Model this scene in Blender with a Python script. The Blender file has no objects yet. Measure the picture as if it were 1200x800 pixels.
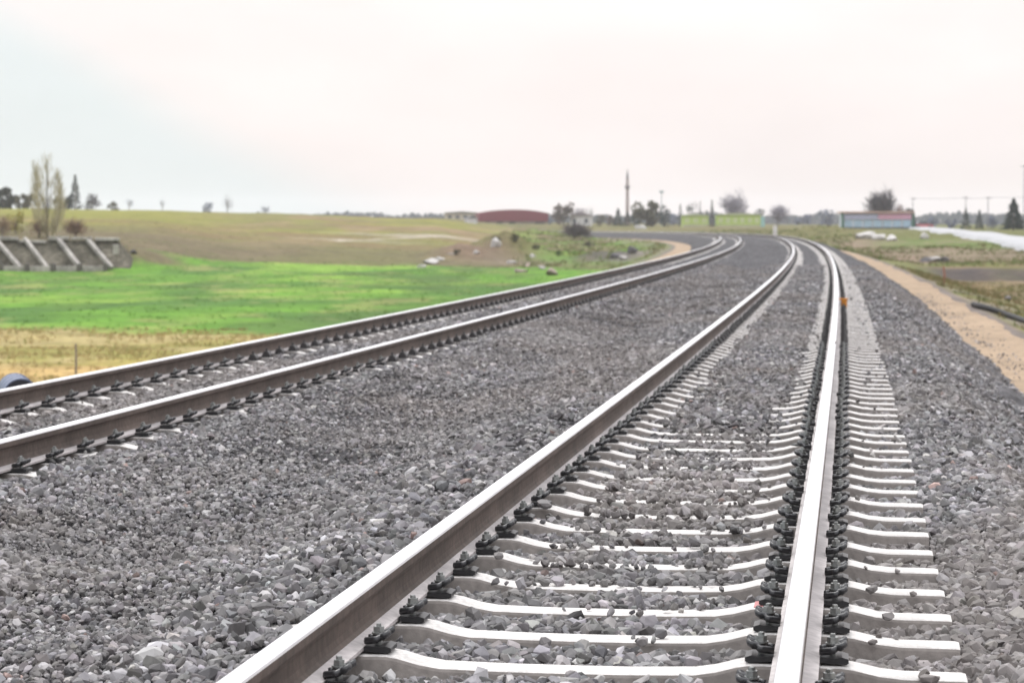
import bpy, bmesh, math, random
import numpy as np
from mathutils import Vector, Matrix

random.seed(7)
RNG = np.random.default_rng(11)
SC = bpy.context.scene
COL = SC.collection

# ------------------------------------------------------------------ camera numbers
FPX, HORIZ, YAW, CAMH = 2779.0, 266.7, 0.1422, 1.235     # focal length in px of a 1200 px wide frame
CY, SY = math.cos(YAW), math.sin(YAW)


def cam_to_world(lat, dep):
    """metres right of / ahead of the camera -> world x, y"""
    return lat * CY - dep * SY, lat * SY + dep * CY


def world_to_cam(x, y):
    return x * CY + y * SY, -x * SY + y * CY


def at(px, dep):
    return cam_to_world((px - 600.0) / FPX * dep, dep)


# ------------------------------------------------------------------ noise
def _hash(ix, iy, seed):
    h = (ix.astype(np.int64) * 374761393 + iy.astype(np.int64) * 668265263 + seed * 1442695041) & 0xFFFFFFFF
    h = ((h ^ (h >> 13)) * 1274126177) & 0xFFFFFFFF
    h = h ^ (h >> 16)
    return (h & 0xFFFFFF) / float(0xFFFFFF)


def vnoise(x, y, seed=0):
    x = np.asarray(x, float); y = np.asarray(y, float)
    ix = np.floor(x); iy = np.floor(y)
    fx = x - ix; fy = y - iy
    fx = fx * fx * (3 - 2 * fx); fy = fy * fy * (3 - 2 * fy)
    a = _hash(ix, iy, seed); b = _hash(ix + 1, iy, seed)
    c = _hash(ix, iy + 1, seed); d = _hash(ix + 1, iy + 1, seed)
    return (a * (1 - fx) + b * fx) * (1 - fy) + (c * (1 - fx) + d * fx) * fy


def fbm(x, y, seed=0, octv=4):
    r = 0; a = .5; t = 0
    for k in range(octv):
        r = r + a * vnoise(x * 2 ** k + 17.3 * k, y * 2 ** k - 9.1 * k, seed + k); t += a; a *= .55
    return r / t


def sstep(a, b, x):
    t = np.clip((np.asarray(x, float) - a) / (b - a), 0, 1)
    return t * t * (3 - 2 * t)


ALB = .62      # the daylight here lifts surfaces above their own reflectance


def lin(r, g, b):
    f = lambda c: c / 12.92 if c <= .04045 else ((c + .055) / 1.055) ** 2.4
    return np.array([f(r / 255), f(g / 255), f(b / 255)]) * ALB


# ------------------------------------------------------------------ track alignment (curves left, bends tighter far off)
DS = .25
S = np.arange(-24, 760, DS)
K = 8.617e-5 + 2.136e-4 * np.clip(S, 0, 250) / 100 + sstep(250, 420, S) * 0.0011
K = np.where(S < 3, 0, K)
ANG = np.cumsum(K * DS)
TX = np.cumsum(-np.sin(ANG) * DS); TY = np.cumsum(np.cos(ANG) * DS)
i3 = np.searchsorted(S, 3.0)
TX = TX - TX[i3] + (-.168 - .7535); TY = TY - TY[i3] + 3.0
TZ = np.where(S < 170, .1169 * np.clip(S, 0, None) ** 2 / 1e4, .338 + .16 * (1 - np.exp(-(S - 170) / 40)))
T2 = -4.717                        # the far track, metres right of the near track's centre line


def track(s, u):
    x = np.interp(s, S, TX); y = np.interp(s, S, TY); a = np.interp(s, S, ANG)
    return x + np.cos(a) * u, y + np.sin(a) * u, np.interp(s, S, TZ), a


def to_track(x, y):
    """world -> (s, u) of the nearest point on the near track"""
    x = np.asarray(x, float).ravel(); y = np.asarray(y, float).ravel()
    so = np.empty_like(x); uo = np.empty_like(x)
    cs = slice(None, None, 12)
    X, Y, A, SS = TX[cs], TY[cs], ANG[cs], S[cs]
    for i in range(0, len(x), 20000):
        xx = x[i:i + 20000]; yy = y[i:i + 20000]
        d2 = (xx[:, None] - X) ** 2 + (yy[:, None] - Y) ** 2
        j = d2.argmin(1)
        along = -(xx - X[j]) * np.sin(A[j]) + (yy - Y[j]) * np.cos(A[j])
        s = SS[j] + along
        a = np.interp(s, S, ANG)
        px = np.interp(s, S, TX); py = np.interp(s, S, TY)
        so[i:i + 20000] = s
        uo[i:i + 20000] = (xx - px) * np.cos(a) + (yy - py) * np.sin(a)
    return so, uo


# ------------------------------------------------------------------ ground heights
GP = np.array([-700, 0, 150, 300, 500, 600, 700, 850, 1000, 1200, 2200], float)
GD = np.array([0, 60, 110, 150, 165, 175, 186, 200, 230, 300, 380, 450, 600, 1000, 2400], float)
GT = np.array([
    [-2, -2, -2, -2, -2.0, -1.3, .2, .7, 1.4, 2.6, 3.9, 4.7, 4.7, 4.0, 4.0],
    [-2, -2, -2, -2, -2.0, -1.3, .2, .7, 1.4, 2.6, 3.9, 4.7, 4.7, 4.0, 4.0],
    [-2, -2, -2, -2, -2.0, -1.5, -.3, .3, 1.1, 2.3, 3.6, 4.5, 4.5, 4.0, 4.0],
    [-2, -2, -2, -2, -2.0, -1.9, -1.6, -1.2, -.4, 1.0, 2.7, 3.9, 4.3, 4.0, 4.0],
    [-2, -2, -2, -2, -2.0, -2.0, -1.9, -1.8, -1.2, .2, 1.5, 2.8, 3.6, 4.4, 4.4],
    [-2, -2, -2, -2, -2.0, -2.0, -2.0, -2.0, -1.8, -.9, .2, 1.2, 2.2, 3.4, 4.4],
    [-2, -2, -2, -2, -2.0, -2.0, -2.0, -2.0, -1.9, -1.5, -.6, .4, 2.0, 3.0, 4.4],
    [-2, -2, -2, -2, -2.0, -2.0, -2.0, -1.9, -1.7, -1.2, .2, 1.0, 1.8, 2.6, 4.4],
    [-2, -2, -2, -2, -1.9, -1.8, -1.6, -1.3, -.7, .1, .6, 1.0, 1.6, 2.4, 4.4],
    [-2, -2, -2, -2, -1.8, -1.6, -1.3, -1.0, -.2, .3, .7, 1.0, 1.6, 2.4, 4.4],
    [-2, -2, -2, -2, -1.8, -1.6, -1.3, -1.0, -.2, .3, .7, 1.0, 1.6, 2.4, 4.4]])
MOUNDS = [(592, 238, 3.4, 9, 2.5), (545, 222, 3.4, 7, 1.3), (742, 215, 3.0, 9, .9), (700, 225, 2.2, 8, .8),
          (955, 330, 7, 16, 1.1), (1105, 208, 2.6, 6, .35), (640, 228, 1.6, 6, .5), (152, 177, 1.9, 5, 1.1)]


def ground_base(x, y):
    lat, dep = world_to_cam(x, y)
    r = np.hypot(lat, dep)
    px = np.where(dep > .2 * r, 600 + FPX * lat / np.maximum(dep, 1e-3), np.where(lat < 0, -700, 2200))
    px = np.clip(px, -700, 2199); rr = np.clip(np.where(dep > 0, dep, r), 0, 2399)
    i = np.clip(np.searchsorted(GP, px, side='right') - 1, 0, len(GP) - 2)
    j = np.clip(np.searchsorted(GD, rr, side='right') - 1, 0, len(GD) - 2)
    a = (px - GP[i]) / (GP[i + 1] - GP[i]); b = (rr - GD[j]) / (GD[j + 1] - GD[j])
    a = a * a * (3 - 2 * a)
    z = (GT[i, j] * (1 - a) + GT[i + 1, j] * a) * (1 - b) + (GT[i, j + 1] * (1 - a) + GT[i + 1, j + 1] * a) * b
    for mp, md, wl, wd, h in MOUNDS:
        ml = (mp - 600) / FPX * md
        z = z + h * np.exp(-((lat - ml) / wl) ** 2 - ((dep - md) / wd) ** 2) * (.75 + .5 * fbm(lat * .8, dep * .35, 61, 3))
    return z, px, dep


def ground(x, y, fine=True):
    x = np.asarray(x, float); y = np.asarray(y, float)
    z, px, dep = ground_base(x, y)
    s, u = to_track(x, y)
    s = s.reshape(x.shape); u = u.reshape(x.shape)
    if fine:
        z = z + (fbm(x * .35, y * .35, 3, 4) - .5) * .28 + (fbm(x * .06, y * .06, 8, 3) - .5) * .5 * sstep(90, 200, dep)
        # ditch on the right, dug along the field edge
        lat, _ = world_to_cam(x, y)
        dj = dep - 3 * (fbm(lat * .2, dep * 0, 91, 2) - .5)
        z = z + .62 * sstep(143, 151, dj) * sstep(185, 160, dj) * sstep(18, 23, lat)
    tz = np.interp(s, S, TZ)
    # formation: from under the ballast out to the paths, then the bank
    form = tz - 1.08 - .25 * sstep(4.4, 3.0, u) * sstep(-9.2, -7.8, u) - .12 * sstep(4.6, 5.4, u)
    bank = np.where(u > 0, sstep(4.7, 9.5, u), sstep(-9.6, -14.0, u))
    end = sstep(740, 700, s)
    k = (1 - bank) * end
    return z * (1 - k) + form * k, px, dep, s, u


def gz(x, y):
    return float(ground(np.array([x]), np.array([y]))[0][0])


def at_px(px, py, d0=20., d1=720.):
    """depth at which the ground is seen at this height in the photo"""
    d = np.geomspace(d0, d1, 900)
    x, y = at(px, d)
    z = ground(x, y)[0]
    ys = HORIZ + FPX * (CAMH - z) / d
    i = np.nonzero(ys <= py)[0]
    return float(d[i[0]]) if len(i) else d1


UB = np.array([-8.5, -8.1, -6.45, -6.05, -5.75, -5.45, -5.15, -4.717, -4.3, -3.96, -3.65, -3.3, -2.36, -1.3, -.95, -.75, -.5, 0, .5, .75, 1.3, 1.45, 1.8, 3.35, 3.7])
ZB = np.array([-1.45, -1.15, -.36, -.25, -.205, -.232, -.222, -.18, -.222, -.232, -.205, -.185, -.31, -.205, -.225, -.248, -.255, -.246, -.260, -.268, -.263, -.245, -.24, -1.1, -1.4])


def bed(s, u):
    """ballast surface below the rail top"""
    s = np.asarray(s, float); u = np.asarray(u, float)
    z = np.interp(u, UB, ZB)
    ramp = sstep(7.5, 28, s + 9 * (fbm(s * .9, u * 1.5, 5, 2) - .5))
    z = z + ramp * .055 * np.exp(-((u - .03) / .36) ** 2)
    z = z + .004 * sstep(13, 30, s) * sstep(.55, .7, np.abs(u)) * sstep(1.5, 1.3, np.abs(u))
    top = sstep(-6.6, -6.2, u) * sstep(2.0, 1.5, u)
    amp = np.where((u > -.9) & (u < 1.3), .025, np.where((u < -3.8) & (u > -5.8), .03, .11))
    z = z + (fbm(s * 1.3, u * 1.3, 21, 3) - .5) * amp
    gap = sstep(-3.7, -3.2, u) * sstep(-1.3, -1.7, u)
    z = z + gap * (fbm(s * .45, u * .9, 23, 3) - .5) * .26
    z = z + (1 - top) * (fbm(s * .8, u * .8, 22, 3) - .5) * .16
    return z


# ------------------------------------------------------------------ materials
def mat(name, color=(.5, .5, .5), rough=.8, metal=0., attr=None, noise=None, bump=None, spec=.5, vor=None):
    """noise = (scale, amount 0..1, detail): multiplies the colour; bump = (scale, distance)"""
    m = bpy.data.materials.new(name); m.use_nodes = True
    nt = m.node_tree; N = nt.nodes; L = nt.links
    b = N['Principled BSDF']
    b.inputs['Roughness'].default_value = rough
    b.inputs['Metallic'].default_value = metal
    b.inputs['Specular IOR Level'].default_value = spec
    tc = N.new('ShaderNodeTexCoord')
    src = None
    if attr:
        a = N.new('ShaderNodeAttribute'); a.attribute_name = attr; src = a.outputs['Color']
    else:
        c = N.new('ShaderNodeRGB'); c.outputs[0].default_value = (*color, 1); src = c.outputs[0]
    if noise:
        for sc_, am, det in (noise if isinstance(noise[0], (tuple, list)) else [noise]):
            n = N.new('ShaderNodeTexNoise'); n.inputs['Scale'].default_value = sc_; n.inputs['Detail'].default_value = det
            L.new(tc.outputs['Object'], n.inputs['Vector'])
            mr = N.new('ShaderNodeMapRange'); mr.inputs[1].default_value = .3; mr.inputs[2].default_value = .7
            mr.inputs[3].default_value = 1 - am; mr.inputs[4].default_value = 1 + am
            L.new(n.outputs[0], mr.inputs[0])
            mx = N.new('ShaderNodeMix'); mx.data_type = 'RGBA'; mx.blend_type = 'MULTIPLY'; mx.inputs[0].default_value = 1
            L.new(src, mx.inputs[6]); L.new(mr.outputs[0], mx.inputs[7]); src = mx.outputs[2]
    h = None
    if vor:
        v = N.new('ShaderNodeTexVoronoi'); v.inputs['Scale'].default_value = vor[0]
        L.new(tc.outputs['Object'], v.inputs['Vector'])
        sx = N.new('ShaderNodeSeparateColor'); L.new(v.outputs['Color'], sx.inputs[0])
        mr = N.new('ShaderNodeMapRange'); mr.inputs[3].default_value = 1 - vor[1]; mr.inputs[4].default_value = 1 + vor[1]
        L.new(sx.outputs[0], mr.inputs[0])
        mx = N.new('ShaderNodeMix'); mx.data_type = 'RGBA'; mx.blend_type = 'MULTIPLY'; mx.inputs[0].default_value = 1
        L.new(src, mx.inputs[6]); L.new(mr.outputs[0], mx.inputs[7]); src = mx.outputs[2]
        h = sx.outputs[1]
        bp = N.new('ShaderNodeBump'); bp.inputs['Strength'].default_value = 1; bp.inputs['Distance'].default_value = vor[2]
        L.new(h, bp.inputs['Height']); L.new(bp.outputs[0], b.inputs['Normal'])
    if bump:
        n = N.new('ShaderNodeTexNoise'); n.inputs['Scale'].default_value = bump[0]; n.inputs['Detail'].default_value = 6
        L.new(tc.outputs['Object'], n.inputs['Vector'])
        bp = N.new('ShaderNodeBump'); bp.inputs['Strength'].default_value = 1; bp.inputs['Distance'].default_value = bump[1]
        L.new(n.outputs[0], bp.inputs['Height']); L.new(bp.outputs[0], b.inputs['Normal'])
    L.new(src, b.inputs['Base Color'])
    return m


M = {}
M['ground'] = mat('field soil and turf', attr='Col', rough=.95, noise=[(.35, .18, 4), (3.0, .22, 5)], bump=(2.2, .12), spec=.1)
M['path'] = mat('compacted sandy fill', lin(182, 160, 136), .95, noise=[(.5, .14, 4), (2.5, .14, 4), (9, .16, 5)], bump=(9, .02), spec=.1)
M['bed'] = mat('ballast bed', (.075, .072, .076), .95, noise=[(.45, .16, 3), (2.5, .22, 3)], vor=(15, .5, .05), spec=.2)
M['stone'] = mat('crushed ballast stone', attr='Col', rough=.85, noise=[(25, .14, 4), (.5, .14, 3)], spec=.3)
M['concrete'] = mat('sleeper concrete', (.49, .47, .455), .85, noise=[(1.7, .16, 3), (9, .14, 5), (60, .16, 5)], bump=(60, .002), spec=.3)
M['side_shade'] = mat('shade toned sleeper sides', (.215, .195, .182), .9, noise=[(4, .16, 3), (30, .16, 5)], bump=(60, .002), spec=.2)  # same concrete painted darker: shade of the sleeper sides put into the colour
M['steel'] = mat('polished running steel', (.72, .72, .74), .4, metal=1., noise=[(1.2, .06, 2), (18, .05, 3)])
M['rust'] = mat('brown rusted rail web', (.085, .064, .054), .75, noise=[(.6, .2, 3), (3.5, .28, 5), (26, .25, 5)], bump=(50, .001), spec=.35)
M['dust'] = mat('dusted rail foot', (.39, .36, .355), .7, noise=[(2.5, .25, 4), (28, .15, 4)], spec=.4)
M['plastic'] = mat('black fastening plastic', (.018, .018, .02), .4, spec=.6)
M['clamp'] = mat('dark spring steel', (.03, .03, .033), .38, metal=.3, spec=.6)
M['bolt'] = mat('zinc bolt', (.26, .27, .265), .42, metal=.7, noise=(60, .2, 3))
M['rustclip'] = mat('far fastening', (.035, .033, .034), .55)
M['road'] = mat('pale concrete road', (.34, .34, .35), .9, noise=[(.4, .12, 4), (.08, .12, 3)])
M['leaf'] = mat('foliage', attr='Col', rough=.85, spec=.2)
M['bark'] = mat('bark', (.13, .11, .095), .9, noise=(4, .25, 4))
M['grass'] = mat('grass blades', attr='Col', rough=.9, spec=.15)
M['wallconc'] = mat('weathered concrete', (.29, .27, .25), .9, noise=[(.5, .35, 4), (4, .3, 5)], bump=(14, .01))
M['soil'] = mat('bare bank soil', (.105, .095, .075), .95, noise=[(.7, .5, 4), (3, .4, 4)], bump=(2.5, .25), spec=.1)
M['rock'] = mat('pale rubble stone', (.32, .30, .285), .9, noise=(3, .25, 4), bump=(8, .04))


def paint(name, rgb, rough=.7, am=.08):
    return mat(name, tuple(lin(*rgb)), rough, noise=(1.2, am, 4))


# ------------------------------------------------------------------ object helpers
def tag(o, label=None, cat=None, group=None, kind=None):
    if label: o['label'] = label
    if cat: o['category'] = cat
    if group: o['group'] = group
    if kind: o['kind'] = kind
    return o


def link(name, me, material=None, parent=None):
    o = bpy.data.objects.new(name, me); COL.objects.link(o)
    if material is not None:
        for m in (material if isinstance(material, (list, tuple)) else [material]):
            me.materials.append(m)
    if parent is not None: o.parent = parent
    return o


def empty(name, loc=(0, 0, 0), rz=0):
    o = bpy.data.objects.new(name, None); COL.objects.link(o)
    o.location = loc; o.rotation_euler = (0, 0, rz); o.empty_display_size = .2
    return o


def np_mesh(name, V, F, col=None, flat=True, mi=None):
    """V (n,3), F (m,k) with k = 3 or 4"""
    me = bpy.data.meshes.new(name)
    V = np.ascontiguousarray(V, np.float32); F = np.ascontiguousarray(F, np.int32)
    me.vertices.add(len(V)); me.vertices.foreach_set('co', V.ravel())
    m, k = F.shape
    me.loops.add(m * k); me.loops.foreach_set('vertex_index', F.ravel())
    me.polygons.add(m)
    me.polygons.foreach_set('loop_start', np.arange(0, m * k, k, dtype=np.int32))
    if mi is not None: me.polygons.foreach_set('material_index', np.asarray(mi, np.int32))
    if col is not None:
        a = me.attributes.new('Col', 'FLOAT_COLOR', 'POINT')
        c = np.ones((len(V), 4), np.float32); c[:, :3] = col
        a.data.foreach_set('color', c.ravel())
    me.update(calc_edges=True)
    me.validate()
    if flat: me.shade_flat()
    else: me.shade_smooth()
    return me


def grid_faces(nr, nc):
    i = np.arange(nr - 1)[:, None] * nc + np.arange(nc - 1)[None]
    return np.stack([i, i + 1, i + nc + 1, i + nc], -1).reshape(-1, 4)


class MB:
    """collects boxes, tubes, prisms into one mesh"""
    def __init__(self): self.bm = bmesh.new()

    def box(self, c, size, rot=None, bevel=0):
        r = bmesh.ops.create_cube(self.bm, size=1)
        vs = r['verts']
        mtx = Matrix.Translation(c) @ (rot.to_4x4() if rot is not None else Matrix.Identity(4)) @ Matrix.Diagonal((*size, 1))
        bmesh.ops.transform(self.bm, matrix=mtx, verts=vs)
        if bevel:
            es = list({e for v in vs for e in v.link_edges})
            bmesh.ops.bevel(self.bm, geom=es, offset=bevel, segments=2, affect='EDGES', profile=.6)
        return self

    def cyl(self, p0, p1, r0, r1=None, n=12, cap=True):
        p0 = Vector(p0); p1 = Vector(p1); r1 = r0 if r1 is None else r1
        d = p1 - p0
        q = d.to_track_quat('Z', 'Y').to_matrix().to_4x4()
        bmesh.ops.create_cone(self.bm, cap_ends=cap, segments=n, radius1=r0, radius2=max(r1, 1e-4), depth=d.length,
                              matrix=Matrix.Translation((p0 + p1) / 2) @ q)
        return self

    def tube(self, pts, r, n=8):
        pts = [Vector(p) for p in pts]; rings = []
        up = Vector((0, 0, 1))
        for i, p in enumerate(pts):
            t = (pts[min(i + 1, len(pts) - 1)] - pts[max(i - 1, 0)]).normalized()
            a = t.cross(up)
            if a.length < .05: a = t.cross(Vector((1, 0, 0)))
            a.normalize(); b = a.cross(t)
            rr = r[i] if isinstance(r, (list, tuple)) else r
            rings.append([self.bm.verts.new(p + (a * math.cos(6.2832 * k / n) + b * math.sin(6.2832 * k / n)) * rr) for k in range(n)])
        for A, B in zip(rings[:-1], rings[1:]):
            for k in range(n): self.bm.faces.new((A[k], A[(k + 1) % n], B[(k + 1) % n], B[k]))
        self.bm.faces.new(rings[0][::-1]); self.bm.faces.new(rings[-1])
        return self

    def prism(self, poly, y0, y1):
        """polygon in x,z extruded along y"""
        A = [self.bm.verts.new((x, y0, z)) for x, z in poly]; B = [self.bm.verts.new((x, y1, z)) for x, z in poly]
        n = len(poly)
        for k in range(n): self.bm.faces.new((A[k], A[(k + 1) % n], B[(k + 1) % n], B[k]))
        self.bm.faces.new(A[::-1]); self.bm.faces.new(B)
        return self

    def mesh(self, name, smooth=False):
        bmesh.ops.recalc_face_normals(self.bm, faces=self.bm.faces)
        me = bpy.data.meshes.new(name); self.bm.to_mesh(me); self.bm.free()
        if smooth: me.shade_smooth()
        else: me.shade_flat()
        return me

    def build(self, name, material, parent=None, smooth=False):
        return link(name, self.mesh(name, smooth), material, parent)


# ------------------------------------------------------------------ ground sheet
def build_ground():
    ang = np.concatenate([np.arange(-180, -24, 3.0), np.arange(-24, -14, .25), np.arange(-14, 14, .045), np.arange(14, 24, .25), np.arange(24, 180.1, 3.0)])
    rad = np.concatenate([[.01], 1.5 * 1.0125 ** np.arange(0, 572)])
    A, R = np.meshgrid(np.radians(ang), rad)
    lat = np.sin(A) * R; dep = np.cos(A) * R
    x, y = cam_to_world(lat, dep)
    z, px, dp, s, u = ground(x, y)
    # colour of the turf, crops and soil
    n1 = fbm(x * .09, y * .05, 31, 4); n2 = fbm(x * .4, y * .25, 37, 4); n3 = fbm(x * 1.6, y * 1.1, 41, 3)
    C = lambda *c: lin(*c)
    mixc = lambda a, b, t: a * (1 - t[..., None]) + b * t[..., None]
    olive = C(134, 130, 78); green = C(110, 156, 58); dgreen = C(88, 126, 58); lime = C(144, 178, 76)
    ochre = C(198, 168, 112); straw = C(186, 170, 118); brown = C(140, 122, 86); pink = C(160, 136, 108); ygreen = C(146, 146, 66)
    soil = C(92, 80, 76); grey = C(140, 130, 124)
    # left hill
    hill = mixc(olive + 0 * x[..., None], brown + 0 * x[..., None], sstep(.4, .62, n1))
    hill = mixc(hill, ygreen + 0 * hill, sstep(.5, .68, fbm(x * .045 + 5, y * .03, 47, 3)) * .75)
    hill = mixc(hill, pink + 0 * hill, sstep(.55, .7, fbm(x * .12, y * .035, 53, 3)) * .6)
    hill = mixc(hill, C(112, 104, 82) + 0 * hill, sstep(262, 205, dp) * .75)
    hill = mixc(hill, ygreen + 0 * hill, sstep(250, 330, dp) * sstep(330, 200, px) * .7)
    # green crop
    gr = mixc(green + 0 * hill, dgreen + 0 * hill, sstep(.42, .66, fbm(x * .16, y * .07, 59, 4)))
    gr = mixc(gr, lime + 0 * hill, sstep(.55, .72, fbm(x * .12 + 9, y * .06, 67, 3)) * .75)
    gr = mixc(gr, straw + 0 * hill, sstep(.56, .72, n2) * .4)
    gr = mixc(gr, C(92, 112, 62) + 0 * hill, sstep(.5, .66, fbm(x * .22 + 31, y * .05, 201, 4)) * .45)
    # stubble
    oc = mixc(ochre + 0 * hill, straw + 0 * hill, sstep(.38, .62, n1))
    oc = mixc(oc, ygreen + 0 * hill, sstep(.52, .72, n2) * .6)
    dtop = np.interp(px, [-700, 0, 150, 300, 500, 600, 640, 800], [168, 167, 176, 191, 196, 200, 190, 180]) + (fbm(x * .1, y * .1, 71, 3) - .5) * 26
    dlow = np.interp(px, [-700, 0, 200, 330, 500], [78, 76, 72.5, 71, 64]) + (fbm(x * .25, y * .25, 73, 3) - .5) * 6
    left = mixc(hill, gr, sstep(4, -4, dp - dtop))
    left = mixc(left, oc, sstep(2.2, -2.2, dp - dlow + (n3 - .5) * 5))
    # inner side of the bend: rough green and brown
    rough = mixc(C(108, 146, 58) + 0 * hill, C(126, 110, 84) + 0 * hill, sstep(.42, .6, fbm(x * .16, y * .06, 79, 4)))
    rough = mixc(rough, C(142, 172, 72) + 0 * hill, sstep(.54, .7, fbm(x * .1, y * .05 + 4, 83, 3)))
    t = sstep(560, 650, px + (n1 - .5) * 90) * sstep(185, 215, dp)
    left = mixc(left, rough, t)
    lat_m = lambda mp, md: (lat - (mp - 600) / FPX * md)
    for mp, md, wl, wd, cc, am in ((545, 220, 3.0, 8, (136, 112, 96), .7), (592, 236, 3.8, 10, (112, 108, 66), .9), (575, 228, 2.2, 6, (128, 108, 92), .7), (615, 214, 3.0, 7, (140, 124, 110), .6), (742, 213, 3.6, 10, (112, 106, 102), .95),
                                   (700, 222, 2.4, 7, (96, 92, 82), .7), (480, 300, 9, 4, (196, 184, 170), .8), (400, 262, 6, 3.4, (190, 178, 165), .7)):
        w = np.exp(-(lat_m(mp, md) / wl) ** 2 - ((dep - md) / wd) ** 2) * (.5 + n2)
        left = mixc(left, C(*cc) + 0 * hill, np.clip(w * am * 1.5, 0, .95))
    # pale farm track over the left hill
    dtrk = np.interp(px, [340, 400, 470, 560, 640], [272, 258, 288, 305, 320])
    left = mixc(left, C(200, 190, 175) + 0 * hill, np.exp(-((dp - dtrk) / 3.0) ** 2) * sstep(350, 385, px) * sstep(590, 540, px) * .95)
    # right side
    rg = mixc(C(122, 118, 74) + 0 * hill, C(140, 122, 96) + 0 * hill, sstep(.34, .54, n2))
    rg = mixc(rg, C(168, 142, 112) + 0 * hill, sstep(.55, .7, fbm(x * .3, y * .2, 87, 4)) * .7)
    rg = mixc(rg, C(112, 140, 66) + 0 * hill, sstep(158, 166, dp) * sstep(184, 176, dp) * sstep(.3, .5, n1 + .15))
    rg = mixc(rg, C(84, 78, 78) + 0 * hill, np.exp(-((dp - 147 + (fbm(lat * .35, dep * 0 + 3, 191, 4) - .5) * 9) / 5) ** 4) * sstep(17, 23, lat + (n3 - .5) * 6) * (.6 + .5 * n2))
    rfield = mixc(C(164, 138, 122) + 0 * hill, C(140, 126, 104) + 0 * hill, sstep(.42, .62, n1))
    rg = mixc(rg, rfield, sstep(178, 190, dp + (n1 - .5) * 14))
    rg = mixc(rg, C(112, 128, 70) + 0 * hill, sstep(212, 226, dp + (n1 - .5) * 14) * sstep(.25, .5, n2) * sstep(1000, 1060, px))
    rg = mixc(rg, C(112, 112, 62) + 0 * hill, sstep(255, 290, dp) * .8)
    right_w = np.where(u > -2, 1., 0.)
    c = mixc(left, rg, right_w)
    # grass on the bank, grit beside the paths
    bk = np.where(u > 0, sstep(4.6, 5.1, u) * sstep(9, 6.5, u), sstep(-9.5, -10.2, u) * sstep(-14, -11, u))
    c = mixc(c, mixc(C(150, 140, 128) + 0 * hill, C(124, 128, 78) + 0 * hill, sstep(.4, .58, n2 + .14 * sstep(5, 7, u))), bk * .85)
    inn = np.where(u > 0, sstep(5.1, 4.6, u), sstep(-10.2, -9.5, u))
    c = mixc(c, grey * .9 + 0 * hill, inn)
    c = c * (.84 + .32 * n3)[..., None]
    nr, nc = x.shape
    V = np.stack([x, y, z], -1).reshape(-1, 3)
    F = grid_faces(nr, nc)[:, ::-1]
    o = link('ground', np_mesh('ground', V, F, c.reshape(-1, 3), flat=False), M['ground'])
    tag(o, kind='structure')


build_ground()


def strip(name, ss, us, zf, material, kind='structure'):
    Sg, Ug = np.meshgrid(ss, us, indexing='ij')
    return Sg, Ug


def build_bed():
    ss = np.concatenate([np.arange(-14, 60, .1), np.arange(60, 160, .2), np.arange(160, 700, .8)])
    us = np.unique(np.concatenate([np.linspace(-8.5, 3.7, 150)]))
    Sg, Ug = np.meshgrid(ss, us, indexing='ij')
    ed = np.where((Ug > 2.6) | (Ug < -7.4), (fbm(Sg * .9, Ug * .2, 101, 3) - .5) * .55, 0)
    x, y, tz, a = track(Sg, Ug + ed)
    z = tz + bed(Sg, Ug)
    far = sstep(30, 70, Sg)
    z = z + far * (vnoise(Sg * 9, Ug * 9, 5) - .5) * .05
    z = z - .022 * (1 - sstep(55, 75, Sg))
    o = link('ballast_bed', np_mesh('ballast_bed', np.stack([x, y, z], -1).reshape(-1, 3), grid_faces(*Sg.shape)[:, ::-1]), M['bed'])
    tag(o, kind='structure')
    for u0, u1 in ((3.0, 4.62), (-9.6, -7.7)):
        ss2 = np.concatenate([np.arange(-12, 120, .25), np.arange(120, 690, 1.0)])
        uu = np.linspace(0, 1, 18)
        Sg, W = np.meshgrid(ss2, uu, indexing='ij')
        e0 = u0; e1 = u1 + (fbm(Sg * .35, Sg * 0 + u1, 111, 4) - .5) * .7
        Ug = e0 + (e1 - e0) * W
        x, y, tz, a = track(Sg, Ug)
        z = tz - 1.08 + .05 + (fbm(Sg * 1.2, Ug * 1.2, 121, 3) - .5) * .06 - .16 * sstep(.86, 1., W) - .3 * sstep(.12, 0, W)
        if u0 < -5: z = z + .14 * sstep(.86, 1., W) + .3 * sstep(.12, 0, W) - .2 * sstep(.12, 0, W) - .3 * sstep(.9, 1, W)
        o = link('path', np_mesh('path', np.stack([x, y, z], -1).reshape(-1, 3), grid_faces(*Sg.shape)[:, ::-1], flat=False), M['path'])
        tag(o, kind='structure')


build_bed()

# ------------------------------------------------------------------ rails
HEAD = [(-.0335, -.044), (-.036, -.036), (-.036, -.012), (-.033, -.004), (-.026, -.001), (0, 0), (.026, -.001), (.033, -.004), (.036, -.012), (.036, -.036), (.0335, -.044)]
WEB = [(-.0335, -.044), (-.012, -.056), (-.0085, -.075), (-.0085, -.115), (-.014, -.136), (-.028, -.147), (.028, -.147), (.014, -.136), (.0085, -.115), (.0085, -.075), (.012, -.056), (.0335, -.044)]
FOOT = [(-.028, -.147), (-.075, -.160), (-.075, -.172), (.075, -.172), (.075, -.160), (.028, -.147)]


def sweep(poly, ss, u, closed=True):
    P = np.array(poly)
    x, y, tz, a = track(ss, u)
    V = np.empty((len(ss), len(P), 3))
    V[:, :, 0] = x[:, None] + np.cos(a)[:, None] * P[:, 0]
    V[:, :, 1] = y[:, None] + np.sin(a)[:, None] * P[:, 0]
    V[:, :, 2] = tz[:, None] + P[:, 1]
    n = len(P)
    i = np.arange(len(ss) - 1)[:, None] * n
    k = np.arange(n if closed else n - 1)[None]; k2 = (k + 1) % n
    F = np.stack([i + k, i + n + k, i + n + k2, i + k2], -1).reshape(-1, 4)
    return V.reshape(-1, 3), F


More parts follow.
